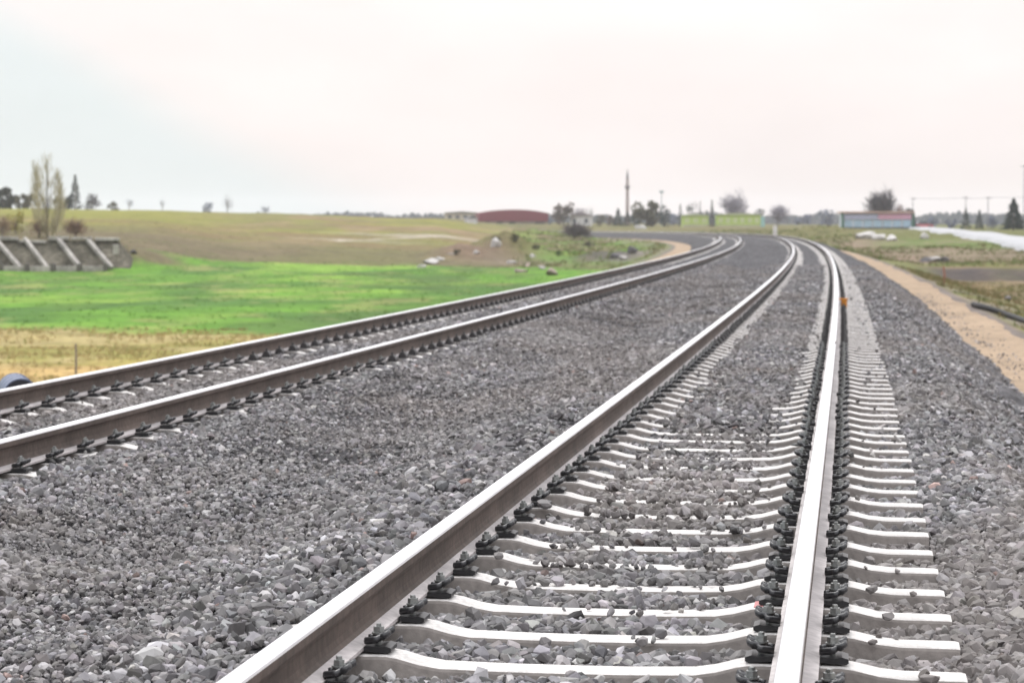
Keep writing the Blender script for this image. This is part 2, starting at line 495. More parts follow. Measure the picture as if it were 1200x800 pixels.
RS = np.concatenate([np.arange(-14, 60, .5), np.arange(60, 300, 1.0), np.arange(300, 720, 2.0)])
for u, lab in ((.7535, 'bright steel rail of the near track, the one with an orange tab beside it'),
               (-.7535, 'bright topped brown rail of the near track, left of the white sleepers'),
               (T2 + .7535, 'brown sided rail of the far track, the one nearer the stony gap between tracks'),
               (T2 - .7535, 'brown sided rail of the far track along the edge of the fields')):
    x, y, tz, a = track(0., u)
    r = empty('rail', (float(x), float(y), float(tz)))
    tag(r, lab, 'rail', 'rails of the two tracks')
    off = np.array([float(x), float(y), float(tz)])
    V, F = sweep(HEAD, RS, u, closed=True)
    nh = len(HEAD)
    k = np.arange(len(F)) % nh
    mi = np.where((k >= 2) & (k <= 7), 0, 1)
    me = np_mesh('rail_head', V - off, F, mi=mi, flat=True)
    link('rail_head', me, [M['steel'], M['rust']], r)
    V, F = sweep(WEB, RS, u); link('rail_web', np_mesh('rail_web', V - off, F, flat=True), M['rust'], r)
    V, F = sweep(FOOT, RS, u); link('rail_foot', np_mesh('rail_foot', V - off, F, flat=True), M['dust'], r)

# ------------------------------------------------------------------ sleepers and fastenings
def sleeper_mesh():
    st = [(-1.3, -.220, .074), (-1.285, -.217, .080), (-1.10, -.216, .080), (-1.02, -.208, .080), (-.94, -.190, .080), (-.90, -.185, .080), (-.60, -.183, .080), (-.56, -.189, .080), (-.49, -.208, .078), (-.42, -.219, .078), (-.2, -.224, .076), (0, -.225, .076)]
    st = st + [(-x, t, w) for x, t, w in st[-2::-1]]
    V = []
    for x, t, w in st:
        bt = -.40; wb = w + .055
        V += [(x, -wb, bt), (x, -w - .006, t - .012), (x, -w, t - .003), (x, -w + .012, t), (x, w - .012, t), (x, w, t - .003), (x, w + .006, t - .012), (x, wb, bt)]
    n = 8; F = []
    for i in range(len(st) - 1):
        for k in range(n):
            F.append((i * n + k, i * n + (k + 1) % n, (i + 1) * n + (k + 1) % n, (i + 1) * n + k))
    me = bpy.data.meshes.new('sleeper')
    me.from_pydata(V, [], [tuple(f[::-1]) for f in F] + [tuple(range(n)), tuple(range((len(st) - 1) * n, len(st) * n))[::-1]])
    bm = bmesh.new(); bm.from_mesh(me); bmesh.ops.recalc_face_normals(bm, faces=bm.faces); bm.to_mesh(me); bm.free()
    me.shade_flat(); me.materials.append(M['concrete']); me.materials.append(M['side_shade'])
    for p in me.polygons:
        p.material_index = 0 if p.normal.z > .6 else 1  # upward faces keep the bright concrete, side faces take the painted shade
    return me


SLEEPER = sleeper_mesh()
SEAT = -.183


def squeeze(mb, fx=.66):
    for v in mb.bm.verts:
        v.co.x *= fx; v.co.z = -.178 + (v.co.z + .178) * 1.08


def clip_meshes():
    # local: rail at -x, outward +x
    p = MB()
    p.prism([(-.062, -.175), (.062, -.180), (.078, -.1755), (.078, -.163), (.045, -.157), (.02, -.160), (-.03, -.160), (-.062, -.160)], -.056, .056)
    squeeze(p); plate = p.mesh('rail_clip'); plate.materials.append(M['plastic'])
    c = MB(); pts = []
    for i in range(33):
        t = i / 32 * 2 - 1
        a = abs(t)
        # omega shape: tips on the rail foot, loops out, centre bend under the bolt
        if a > .72:
            q = (1 - a) / .28; xx = -.062 + .075 * q; yy = math.copysign(.028 + .030 * q, t); zz = -.146 + .010 * q
        elif a > .38:
            q = (a - .38) / .34; th = math.pi * q
            xx = .013 + .05 * math.sin(th); yy = math.copysign(.038 - .020 * math.cos(math.pi * (1 - q)), t) ; zz = -.136 + .018 * math.sin(th)
        else:
            q = a / .38; xx = -.022 + .035 * q; yy = math.copysign(.016 * math.sin(q * 1.57), t) if a else 0; zz = -.132
        pts.append((xx, yy, zz))
    c.tube(pts, .0115, 8)
    squeeze(c); clamp = c.mesh('spring_clamp', True); clamp.materials.append(M['clamp'])
    b = MB()
    b.cyl((0, 0, -.126), (0, 0, -.121), .024, n=16)
    b.cyl((0, 0, -.121), (0, 0, -.104), .0195, .0185, n=6)
    b.cyl((0, 0, -.104), (0, 0, -.094), .0115, .0105, n=4)
    b.cyl((0, 0, -.17), (0, 0, -.126), .011, n=10)
    squeeze(b, 1.0); bolt = b.mesh('bolt'); bolt.materials.append(M['bolt'])
    f = MB()
    f.prism([(-.062, -.175), (.075, -.178), (.075, -.150), (.035, -.118), (-.02, -.118), (-.062, -.156)], -.062, .062)
    f.cyl((0, 0, -.12), (0, 0, -.09), .018, .016, n=6)
    squeeze(f); far = f.mesh('rail_clip'); far.materials.append(M['rustclip'])
    return plate, clamp, bolt, far


PLATE, CLAMP, BOLT, FARCLIP = clip_meshes()
CLIPS = [(g + sd * .116, 0 if sd > 0 else math.pi) for g in (-.7535, .7535) for sd in (-1, 1)]


def add_clips(sl, full):
    for cx, rz in CLIPS:
        p = link('rail_clip', PLATE if full else FARCLIP, None, sl)
        p.location = (cx, 0, 0); p.rotation_euler = (0, 0, rz)
        if full:
            q = link('spring_clamp', CLAMP, None, p)
            b = link('bolt', BOLT, None, p)
            b.rotation_euler = (0, 0, random.uniform(0, 3))


ORD = 'nearest second third fourth fifth sixth seventh eighth ninth tenth eleventh twelfth thirteenth fourteenth fifteenth sixteenth seventeenth eighteenth nineteenth twentieth'.split()
# phase of the near track's sleepers: one lies under pixel (985, 780)
_d = FPX * (CAMH - SEAT) / (780 - HORIZ)
_x, _y = at(985, _d)
S0 = float(to_track(np.array([_x]), np.array([_y]))[0][0])
PITCH = .6
SLEEPERS = []                      # (s, track offset)
FAR_S = []
for k in range(-3, 460):
    s = S0 + k * PITCH
    SLEEPERS.append((s, 0., k))
for k in range(-6, 460):
    s = 11.4 + k * PITCH
    SLEEPERS.append((s, T2, k))


def sleeper_pose(s, u, jitter=True):
    x, y, tz, a = track(s, u)
    j = random.Random(int(s * 1000 + u * 77))
    return (float(x) + j.uniform(-.008, .008), float(y), float(tz) + j.uniform(-.004, .002)), float(a) + j.uniform(-.006, .006)


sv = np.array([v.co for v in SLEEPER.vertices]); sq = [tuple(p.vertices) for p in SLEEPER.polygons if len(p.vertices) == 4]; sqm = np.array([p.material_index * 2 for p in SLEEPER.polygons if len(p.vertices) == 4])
far_list = []
for s, u, k in SLEEPERS:
    near = (u == 0 and k < 168) or (u == T2 and k < 124)
    if s > 290: continue
    if not near:
        far_list.append((s, u)); continue
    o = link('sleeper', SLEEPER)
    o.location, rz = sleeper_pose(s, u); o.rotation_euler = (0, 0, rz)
    if u == 0:
        if 0 <= k < 20:
            w = 'sleeper' if k else 'and lowest sleeper'
            lab = ('nearest white topped concrete sleeper, lowest in the near track' if k == 0 else
                   '%s white topped concrete sleeper up from the bottom edge of the near track' % ORD[k])
        elif k < 0: lab = 'concrete sleeper at the very bottom edge of the near track'
        elif k < 60: lab = 'white edged concrete sleeper further up the near track, stones lying over its middle'
        else: lab = 'thin pale concrete sleeper in the distant part of the near track'
    else:
        lab = 'concrete sleeper of the far track, buried in stones but for white patches beside its rails' if k < 60 else \
            'barely visible concrete sleeper in the distant part of the far track'
    tag(o, lab, 'sleeper', 'concrete sleepers under the near track' if u == 0 else 'concrete sleepers under the far track')
    add_clips(o, full=(u == 0 and k < 34) or (u == T2 and k < 22))
    if u == 0 and k == 2:
        mk = MB(); mk.box((.585, .0, -.1845), (.035, .13, .005), Matrix.Rotation(-.12, 3, 'Y'))
        pm = mk.build('paint_mark', paint('faded red paint', (225, 150, 150)), o)
V = []; F = []; MI = []; n0 = 0
for s, u in far_list:
    loc, rz = sleeper_pose(s, u)
    c, sn = math.cos(rz), math.sin(rz)
    v = np.stack([sv[:, 0] * c - sv[:, 1] * sn + loc[0], sv[:, 0] * sn + sv[:, 1] * c + loc[1], sv[:, 2] + loc[2]], 1)
    V.append(v); F.append(np.array(sq) + n0); n0 += len(v); MI.append(sqm)
    for cx, _r in CLIPS:
        bx = np.array([(cx + i * .045, j * .062, -.178 + .07 * l) for l in (0, 1) for i, j in ((-1, -1), (1, -1), (1, 1), (-1, 1))])
        v = np.stack([bx[:, 0] * c - bx[:, 1] * sn + loc[0], bx[:, 0] * sn + bx[:, 1] * c + loc[1], bx[:, 2] + loc[2]], 1)
        V.append(v); F.append(np.array([(4, 5, 6, 7), (0, 1, 5, 4), (1, 2, 6, 5), (2, 3, 7, 6), (3, 0, 4, 7)]) + n0); n0 += 8; MI.append(np.ones(5))
o = link('distant_sleepers', np_mesh('distant_sleepers', np.concatenate(V), np.concatenate(F), mi=np.concatenate(MI)), [M['concrete'], M['rustclip'], M['side_shade']])
tag(o, 'row of tiny concrete sleepers of both tracks around the distant bend', 'sleepers', kind='stuff')

# orange tab and weld scar beside the right-hand rail
sx = 41.0
_d = FPX * (CAMH + .1) / (357 - HORIZ)
s_o = float(to_track(*[np.array([v]) for v in at(990, _d)])[0][0])
x, y, tz, a = track(s_o, .7535 + .105)
om = empty('orange_marker', (float(x), float(y), float(tz) - .175), float(a))
tag(om, 'small orange plastic tab clipped beside the rail on a pale sleeper', 'marker')
ORM = paint('orange plastic', (232, 150, 40), .45)
MB().box((.03, 0, .07), (.10, .05, .14), bevel=.012).build('tab', ORM, om)
MB().box((.02, 0, .155), (.16, .07, .03), bevel=.01).build('cap', ORM, om)


# ------------------------------------------------------------------ ballast stones
def stone_protos(n, pts, seed):
    out = []; r = random.Random(seed)
    for k in range(n):
        bm = bmesh.new()
        ax = (r.uniform(.8, 1.25), r.uniform(.6, .95), r.uniform(.45, .8))
        for i in range(pts):
            v = Vector((r.gauss(0, 1), r.gauss(0, 1), r.gauss(0, 1))).normalized() * r.uniform(.78, 1.08)
            # push towards a box: broken faces rather than pebbles
            m = max(abs(v.x), abs(v.y), abs(v.z)); v = v.lerp(v / m * .8, .5)
            bm.verts.new((v.x * ax[0], v.y * ax[1], v.z * ax[2]))
        h = bmesh.ops.convex_hull(bm, input=bm.verts)
        bmesh.ops.delete(bm, geom=[e for e in h['geom_interior'] if isinstance(e, bmesh.types.BMVert)], context='VERTS')
        bm.verts.ensure_lookup_table(); bm.verts.index_update()
        bmesh.ops.triangulate(bm, faces=bm.faces)
        bmesh.ops.recalc_face_normals(bm, faces=bm.faces)
        V = np.array([v.co for v in bm.verts]); F = np.array([[v.index for v in f.verts] for f in bm.faces])
        bm.free(); out.append((V, F))
    return out


SL_S1 = np.array([s for s, u, k in SLEEPERS if u == 0]); SL_S2 = np.array([s for s, u, k in SLEEPERS if u == T2])


def nearest_sl(arr, s):
    k = np.clip(np.round((s - arr[0]) / PITCH), 0, len(arr) - 1).astype(int)
    return s - arr[k]


def sleeper_top(u):
    return np.interp(np.abs(u), [0, .2, .42, .6, .9, 1.05, 1.3], [-.225, -.224, -.219, -.183, -.185, -.214, -.218])


def scatter(n, d0, d1, size, seed):
    """stones on the ballast between camera depths d0 and d1, within a margin round the view"""
    r = np.random.default_rng(seed)
    s = np.sqrt(r.uniform(0, 1, n)) if False else r.uniform(0, 1, n)
    s = d0 * .96 + (d1 * 1.02 - d0 * .96) * s
    u = r.uniform(-8.15, 3.42, n)
    x, y, tz, a = track(s, u)
    lat, dep = world_to_cam(x, y)
    px = 600 + FPX * lat / dep
    mg = 900 / np.maximum(dep / 8, 1)
    keep = (dep > d0) & (dep <= d1) & (px > -80 - mg) & (px < 1280 + mg)
    s, u, x, y, tz = s[keep], u[keep], x[keep], y[keep], tz[keep]
    n = len(s)
    gap = sstep(-3.7, -3.2, u) * sstep(-1.3, -1.7, u)
    sz = size * np.exp(r.normal(0, .34, n)) * (1 - .42 * gap * sstep(.3, .55, fbm(s * .35, u * .7, 171, 3)))
    sz = np.minimum(sz, size * 1.9)
    zb = bed(s, u)
    z = tz + zb + r.uniform(-.45, .5, n) * sz * .7
    # along the rails nothing lies on the foot or in the fastenings
    ok = np.ones(n, bool)
    topped = np.zeros(n, bool)
    for tr, arr in ((0., SL_S1), (T2, SL_S2)):
        ul = u - tr
        du = np.abs(np.abs(ul) - .7535)
        ok &= ~(du < .085 + sz * .35)
        ds = np.abs(nearest_sl(arr, s))
        on = (np.abs(ul) < 1.3 + sz * .4) & (ds < .125 + sz * .2)
        # patches where stones were left lying over the concrete
        pn = fbm(s * 1.1 + 3, u * 2.3, 141, 3)
        if tr == 0:
            cover = np.where(np.abs(ul) < .42, .16 + .84 * sstep(12, 26, s), .014)
            cover = np.where(ul < -.9, .6, cover)
            cover = cover * sstep(.35, .6, pn) * 1.4
        else:
            cover = np.where(np.abs(ul) < .42, 1.0, np.where(np.abs(ul) > 1.0, .85, .07)) * (.4 + sstep(.3, .6, pn))
        lie = r.uniform(0, 1, n) < cover
        clipzone = on & (du < .2 + sz * .3) & (ds < .10)
        ok &= ~(on & ~lie) & ~clipzone
        ontop = on & lie & (np.abs(ul) < 1.27)
        ok &= ~(on & ~ontop)
        topped |= ontop
        z = np.where(ontop, np.maximum(z, tz + sleeper_top(ul) + sz * r.uniform(.25, .55, n)), z)
        # near the rail keep stones below the foot
        nearr = (du < .22) & ~ontop
        z = np.where(nearr, np.minimum(z, tz - .215), z)
    sz = np.where(topped, sz * .78, sz)
    s, u, x, y, z, sz = s[ok], u[ok], x[ok], y[ok], z[ok], sz[ok]
    return s, u, x, y, z, sz


def rotmats(n, r, flat=.7):
    # random yaw, modest tilt (stones bed on their flat side)
    yaw = r.uniform(0, 6.283, n); ti = r.normal(0, flat, n); ro = r.normal(0, flat, n)
    cz, sz = np.cos(yaw), np.sin(yaw); cx, sx = np.cos(ti), np.sin(ti); cy, sy = np.cos(ro), np.sin(ro)
    Rz = np.zeros((n, 3, 3)); Rz[:, 0, 0] = cz; Rz[:, 0, 1] = -sz; Rz[:, 1, 0] = sz; Rz[:, 1, 1] = cz; Rz[:, 2, 2] = 1
    Rx = np.zeros((n, 3, 3)); Rx[:, 0, 0] = 1; Rx[:, 1, 1] = cx; Rx[:, 1, 2] = -sx; Rx[:, 2, 1] = sx; Rx[:, 2, 2] = cx
    Ry = np.zeros((n, 3, 3)); Ry[:, 1, 1] = 1; Ry[:, 0, 0] = cy; Ry[:, 0, 2] = sy; Ry[:, 2, 0] = -sy; Ry[:, 2, 2] = cy
    return Rz @ Rx @ Ry


def build_stones():
    r = np.random.default_rng(5)
    AV, AF, AC = [], [], []; n0 = 0
    for (n, d0, d1, size, pts, seed) in ((200000, 4.2, 15, .0265, 20, 1), (270000, 15, 36, .028, 11, 2), (280000, 36, 85, .036, 8, 3)):
        protos = stone_protos(14, pts, seed)
        s, u, x, y, z, sz = scatter(n, d0, d1, size, seed)
        if seed < 3:      # strays on the sandy paths, thinning out from the foot of the ballast
            m = 1500 if seed == 1 else 2600
            s2 = r.uniform(d0, d1 * 2.2, m); u2 = 3.15 + np.abs(r.normal(0, .34, m)); flip = r.uniform(0, 1, m) < .25
            u2 = np.where(flip, -4.75 - u2, u2)
            x2, y2, tz2, _a = track(s2, u2)
            sz2 = size * .72 * np.exp(r.normal(0, .3, m))
            z2 = tz2 - np.where(np.abs(u2) < 3.45, 1.06, 1.03) + sz2 * .1
            s = np.concatenate([s, s2]); x = np.concatenate([x, x2]); y = np.concatenate([y, y2]); z = np.concatenate([z, z2]); sz = np.concatenate([sz, sz2])
        which = r.integers(0, len(protos), len(s))
        g = r.normal(0, 1, len(s))
        val = np.clip(.152 * np.exp(.46 * g), .05, .42)
        pale = r.uniform(0, 1, len(s)) < .035; val = np.where(pale, .36, val)
        tint = np.stack([1.015 + r.normal(0, .022, len(s)), .970 + r.normal(0, .012, len(s)), .985 + r.normal(0, .03, len(s))], 1)
        red = r.uniform(0, 1, len(s)) < .005
        tint = np.where(red[:, None], np.array([1.25, .9, .82]), tint)
        su, uu = to_track(x, y)
        dust = (np.clip(sstep(.45, .68, fbm(su * .30, uu * .8, 181, 4)) + .55 * sstep(-3.6, -3.0, uu) * sstep(-1.2, -1.9, uu) * sstep(.3, .6, fbm(su * .6, uu * 1.6, 187, 4)), 0, 1))[:, None]       # patches of brown fines and of pale stone dust
        pal2 = sstep(.5, .7, fbm(su * .5 + 40, uu * 1.1, 183, 4))[:, None]
        col = val[:, None] * tint
        col = col * (1 - dust) + dust * (col * .55 + np.array([.088, .077, .070]))
        col = col * (1 - pal2 * .5) + pal2 * .5 * (col * .6 + .085)
        for k, (pv, pf) in enumerate(protos):
            m = np.nonzero(which == k)[0]
            if not len(m): continue
            R = rotmats(len(m), r)
            v = np.einsum('nij,vj->nvi', R, pv) * sz[m][:, None, None] + np.stack([x[m], y[m], z[m]], 1)[:, None]
            nv = len(pv)
            f = pf[None] + (np.arange(len(m)) * nv)[:, None, None] + n0
            AV.append(v.reshape(-1, 3).astype(np.float32)); AF.append(f.reshape(-1, 3)); AC.append(np.repeat(col[m], nv, 0).astype(np.float32))
            n0 += len(m) * nv
    me = np_mesh('ballast_stones', np.concatenate(AV), np.concatenate(AF), np.concatenate(AC))
    o = link('ballast_stones', me, M['stone'])
    tag(o, 'grey crushed stone ballast filling and flanking both tracks', 'ballast', kind='stuff')


build_stones()


# ------------------------------------------------------------------ grass and weeds
def build_grass():
    r = np.random.default_rng(9)
    P = []
    def area(n, px0, px1, d0, d1, h, cols, test=None):
        px = r.uniform(px0, px1, n); d = np.sqrt(r.uniform(d0 ** 2, d1 ** 2, n))
        x, y = at(px, d)
        z, _, _, s, u = ground(x, y)
        ok = (u > 5.0) | (u < -10.2)
        nn = fbm(x * .5, y * .5, 131, 3)
        ok &= r.uniform(0, 1, n) < sstep(.35, .6, nn)
        if test is not None: ok &= test(x, y, u, px, d)
        x, y, z = x[ok], y[ok], z[ok]
        ci = r.integers(0, len(cols), len(x))
        P.append((x, y, z, np.full(len(x), h) * r.uniform(.5, 1.4, len(x)), np.array([lin(*c) for c in cols])[ci] * r.uniform(.8, 1.15, (len(x), 1))))
    area(9000, -80, 460, 45, 76, .08, [(206, 180, 126), (196, 178, 130), (176, 174, 106), (212, 186, 132)])
    area(11000, -80, 760, 74, 200, .08, [(106, 146, 62), (96, 136, 60), (134, 164, 78), (112, 150, 62)])
    area(3500, -80, 700, 185, 300, .10, [(140, 134, 86), (126, 126, 80), (156, 138, 100), (120, 112, 84)])
    area(9000, 1010, 1280, 28, 136, .12, [(128, 124, 80), (150, 134, 96), (112, 122, 66), (168, 148, 108)])
    area(7000, 980, 1280, 158, 230, .16, [(116, 136, 72), (140, 132, 90), (150, 130, 104), (112, 128, 66)])
    area(9000, 600, 1000, 190, 420, .28, [(124, 148, 74), (110, 124, 66), (146, 136, 92)])
    x, y, z, h, c = [np.concatenate(q) for q in zip(*P)]
    nb = 6; n = len(x)
    V = []; Cc = []
    for b in range(nb):
        a = r.uniform(0, 6.283, n); rr = r.uniform(0, .8, n) * h
        bx = x + np.cos(a) * rr; by = y + np.sin(a) * rr
        w = h * r.uniform(.07, .16, n); a2 = r.uniform(0, 6.283, n)
        le = r.normal(0, .35, n) * h; le2 = r.normal(0, .35, n) * h
        hh = h * r.uniform(.6, 1.2, n)
        p0 = np.stack([bx - np.cos(a2) * w, by - np.sin(a2) * w, z - .03], 1); p1 = np.stack([bx + np.cos(a2) * w, by + np.sin(a2) * w, z - .03], 1)
        p2 = np.stack([bx + le, by + le2, z + hh], 1)
        V.append(np.stack([p0, p1, p2], 1)); Cc.append(np.repeat(c[:, None], 3, 1))
    V = np.concatenate(V).reshape(-1, 3); Cc = np.concatenate(Cc).reshape(-1, 3)
    o = link('grass', np_mesh('grass', V, np.arange(len(V)).reshape(-1, 3), Cc), M['grass'])
    tag(o, 'green and straw coloured grass tufts over fields and banks', 'grass', kind='stuff')


build_grass()


# ------------------------------------------------------------------ trees and shrubs
def crown_mesh(kind, h, w, n, cols, seed, z0=0.):
    """leaf or twig faces spread through a crown of height h (from z0) and width w"""
    r = np.random.default_rng(seed)
    P = []; D = []; SZ = []
    if kind == 'round':
        nc = 16
        cz = r.uniform(.10, .85, nc) ; th = r.uniform(0, 6.283, nc); rr = r.uniform(.1, .38, nc) * np.sqrt(np.clip(1 - (2 * cz - 1) ** 2, .1, 1))
        ctr = np.stack([np.cos(th) * rr * w, np.sin(th) * rr * w, z0 + cz * h], 1); cr = r.uniform(.13, .25, nc) * min(w, h)
        for k in range(n):
            j = r.integers(0, nc); v = r.normal(0, 1, 3); v /= np.linalg.norm(v)
            P.append(ctr[j] + v * cr[j] * r.uniform(.5, 1.08)); D.append(v + r.normal(0, .6, 3)); SZ.append(r.uniform(.5, 1.2) * .055 * w)
    elif kind == 'conifer':
        for k in range(n):
            t = r.uniform(0, 1) ** 1.25
            lay = (t * 9) % 1
            rad = .5 * w * (1 - t) ** .85 * (1.08 - .35 * lay) * r.uniform(.35, 1.0) * (1 + .16 * math.sin(seed + t * 23))
            a = r.uniform(0, 6.283)
            P.append(np.array([math.cos(a) * rad, math.sin(a) * rad, z0 + t * h])); D.append(np.array([math.cos(a), math.sin(a), -.35 + r.normal(0, .3)])); SZ.append(r.uniform(.5, 1.1) * .07 * w + .02)
    elif kind == 'bare':
        nb = 9
        bc = r.normal(0, .13, (nb, 3)); bc[:, 2] = r.uniform(-.24, .2, nb); br = r.uniform(.5, .82, nb)
        for k in range(n):
            j = r.integers(0, nb)
            t = r.uniform(0, 1); v = r.normal(0, 1, 3); v /= np.linalg.norm(v)
            rad = r.uniform(.2, 1) ** .6 * (1 + .18 * math.sin(3 * math.atan2(v[1], v[0]) + seed) + .12 * r.normal())
            p = np.array([(bc[j, 0] + v[0] * .5 * rad * br[j]) * w, (bc[j, 1] + v[1] * .5 * rad * br[j]) * w, z0 + h * (.5 + bc[j, 2] * .8 + v[2] * .5 * rad * br[j])])
            p[2] = min(max(p[2], z0 + .02 * h), z0 + h * 1.02)
            P.append(p); D.append(np.array([v[0], v[1], v[2] + .7]) + r.normal(0, .35, 3)); SZ.append(r.uniform(.6, 1.3) * .075 * w)
    elif kind == 'poplar':
        st = [(0, 0, 1.0, .6), (-.34, .1, .62, .34), (.36, 0, .86, .36), (.12, -.2, .9, .4), (-.15, .2, .8, .4)]
        for k in range(n):
            sx_, sy_, sh, sw = st[r.integers(0, len(st))]
            t = r.uniform(.04, 1); prof = math.sin(min(1, t * 1.15) * math.pi * .88) ** .7
            a = r.uniform(0, 6.283); rad = .5 * w * sw * prof * r.uniform(.1, 1)
            P.append(np.array([sx_ * w * min(1, t * 2.2) + math.cos(a) * rad, sy_ * w + math.sin(a) * rad, z0 + t * h * sh])); D.append(np.array([math.cos(a) * .3, math.sin(a) * .3, 1.])); SZ.append(r.uniform(.5, 1.2) * .12 * w)
    P = np.array(P); D = np.array(D); D /= np.linalg.norm(D, axis=1)[:, None]; SZ = np.array(SZ)
    up = r.normal(0, 1, D.shape); side = np.cross(D, up); side /= np.linalg.norm(side, axis=1)[:, None]
    asp = {'round': .55, 'conifer': .4, 'bare': .10, 'poplar': .06}[kind]
    if kind in ('bare', 'poplar'):
        a = P - D * SZ[:, None]; b = P + D * SZ[:, None]; q = side * (SZ * asp)[:, None]
        V = np.stack([a - q, a + q, b + q * .5, b - q * .5], 1)
    else:
        q = side * (SZ * asp)[:, None]
        V = np.stack([P - D * SZ[:, None], P + q, P + D * SZ[:, None], P - q], 1)
    ci = r.integers(0, len(cols), len(P))
    c = np.array([lin(*k) for k in cols])[ci] * r.uniform(.8, 1.2, (len(P), 1))
    return np_mesh('crown', V.reshape(-1, 3), np.arange(4 * len(P)).reshape(-1, 4), np.repeat(c, 4, 0))


def tree(name, label, px, dep, ytop, wpx, kind, cols, n=900, trunk=.2, group=None, cat='tree', ybase=None, seed=None, limbs=5):
    if ybase: dep = at_px(px, ybase)
    trunk *= .2 if kind == 'round' else .7
    wpx *= 1.18
    x, y = at(px, dep)
    z = gz(x, y)
    h = (CAMH + (HORIZ - ytop) * dep / FPX) - z
    w = wpx * dep / FPX
    seed = seed or int(px * 7 + ytop)
    o = empty(name, (x, y, z), random.uniform(0, 6))
    tag(o, label, cat, group)
    th = h * trunk
    rj = random.Random(seed)
    mb = MB()
    tr = max(.05, h * (.011 if kind == 'poplar' else .022))
    top = h * (.92 if kind in ('conifer', 'poplar') else .68)
    mb.tube([(0, 0, -.15), (rj.uniform(-.02, .02) * h, 0, h * .3), (rj.uniform(-.03, .03) * h, rj.uniform(-.03, .03) * h, top)], [tr * 1.25, tr, tr * .25], 7)
    if kind in ('round', 'bare', 'poplar'):
        for k in range(limbs):
            a = rj.uniform(0, 6.28); zz = th + (h - th) * rj.uniform(0, .3); L = .42 * w
            e = (math.cos(a) * L * rj.uniform(.5, .95), math.sin(a) * L * rj.uniform(.5, .95), zz + (h - zz) * rj.uniform(.4, .8))
            mb.tube([(0, 0, zz), (e[0] * .4, e[1] * .4, zz + (e[2] - zz) * .55), e], [tr * .55, tr * .38, tr * .12], 5)
    mb.build('trunk', M['bark'], o, True)
    link('crown', crown_mesh(kind, h - th, w, n, cols, seed, th), M['leaf'], o)
    return o


DARK = [(62, 68, 68), (74, 78, 74), (54, 62, 62)]
CONI = [(46, 66, 62), (56, 76, 66), (40, 58, 56)]
BROWN = [(128, 112, 108), (146, 126, 118), (108, 98, 96)]
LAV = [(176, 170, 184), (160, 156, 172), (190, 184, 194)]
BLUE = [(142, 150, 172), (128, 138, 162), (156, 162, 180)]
GREYV = [(92, 86, 98), (106, 98, 108), (80, 76, 88)]
YEL = [(212, 204, 168), (196, 190, 150), (220, 210, 178)]
OLV = [(104, 102, 80), (120, 110, 86), (92, 94, 76)]

tree('poplar_tree', 'tall pale leafless poplar rising above the left hillside', 56, 235, 182, 44, 'poplar', YEL, 1150, .05, seed=5, ybase=279)
G1 = 'dark trees on the left skyline'
tree('round_tree', 'dark leafy tree on the left skyline at the edge of the photo', 4, 470, 221, 44, 'round', DARK, 900, .15, G1)
tree('round_tree', 'low dark tree on the skyline just left of the tall pale poplar', 30, 470, 227, 34, 'round', OLV, 700, .15, G1)
tree('conifer_tree', 'slim pointed dark conifer on the skyline right of the pale poplar', 89, 470, 205, 18, 'conifer', DARK, 700, .1, G1)
tree('round_tree', 'dark rounded tree on the skyline between poplar and pointed conifer', 76, 470, 227, 28, 'round', DARK, 600, .12, G1)
tree('round_tree', 'dark purplish rounded tree on the skyline right of the pointed conifer', 109, 470, 226, 20, 'round', GREYV, 600, .12, G1)
tree('bush', 'low dark bush on the skyline right of the purplish rounded tree', 134, 470, 236, 16, 'round', OLV, 450, .05, G1, 'bush')
tree('bare_tree', 'small bluish forked tree on the left skyline beside the low dark bush', 152, 480, 232, 10, 'bare', BLUE, 260, .3, G1)
tree('bare_tree', 'tiny thin bluish tree standing alone on the left skyline', 191, 480, 232, 7, 'bare', BLUE, 220, .3, G1)
tree('round_tree', 'small bluish round tree on the skyline left of a thin upright one', 244, 480, 237, 15, 'round', BLUE, 420, .15, G1)
tree('bare_tree', 'thin upright bluish tree on the skyline above the brown hillside', 267, 480, 227, 10, 'bare', GREYV, 420, .2, G1)
tree('bush', 'faint bluish bush farthest right on the left skyline', 311, 480, 241, 12, 'bare', BLUE, 300, .1, G1, 'bush')
G2 = 'leafless shrubs at the foot of the poplar'
RB = [(166, 140, 122), (150, 128, 116), (178, 150, 128)]
tree('shrub', 'reddish leafless shrub at the left edge below the skyline', 3, 222, 250, 24, 'bare', RB, 700, .05, G2, 'shrub', ybase=279)
tree('shrub', 'reddish leafless shrub under the tall pale poplar', 46, 225, 252, 22, 'bare', RB, 700, .05, G2, 'shrub', ybase=279)
tree('shrub', 'wide reddish leafless shrub right of the tall pale poplar', 89, 222, 254, 32, 'bare', RB, 900, .05, G2, 'shrub', ybase=279)
tree('shrub', 'yellow green shrub left of the tall pale poplar', 19, 240, 243, 22, 'round', [(178, 170, 84), (190, 176, 100), (160, 158, 80)], 500, .08, G2, 'shrub', ybase=274)
G3 = 'trees of the village by the bend'
tree('round_tree', 'brownish bushy tree right of the red roofed barn', 660, 560, 238, 30, 'round', BROWN, 700, .1, G3)
tree('bare_tree', 'pale leafless tree behind the small white house', 680, 640, 240, 20, 'bare', LAV, 420, .2, G3)
tree('bare_tree', 'thin greenish tree rising beside the small white house', 692, 600, 241, 9, 'bare', [(140, 158, 150), (128, 146, 140)], 380, .1, G3)
tree('bush', 'brown green bush between white house and tower', 704, 545, 250, 14, 'round', OLV, 450, .05, G3, 'bush')
tree('conifer_tree', 'dark conifer just left of the tall tower foot', 724, 545, 244, 14, 'conifer', CONI, 600, .05, G3)
tree('conifer_tree', 'low dark conifer in front of the tall tower', 735, 540, 248, 13, 'conifer', CONI, 500, .05, G3)
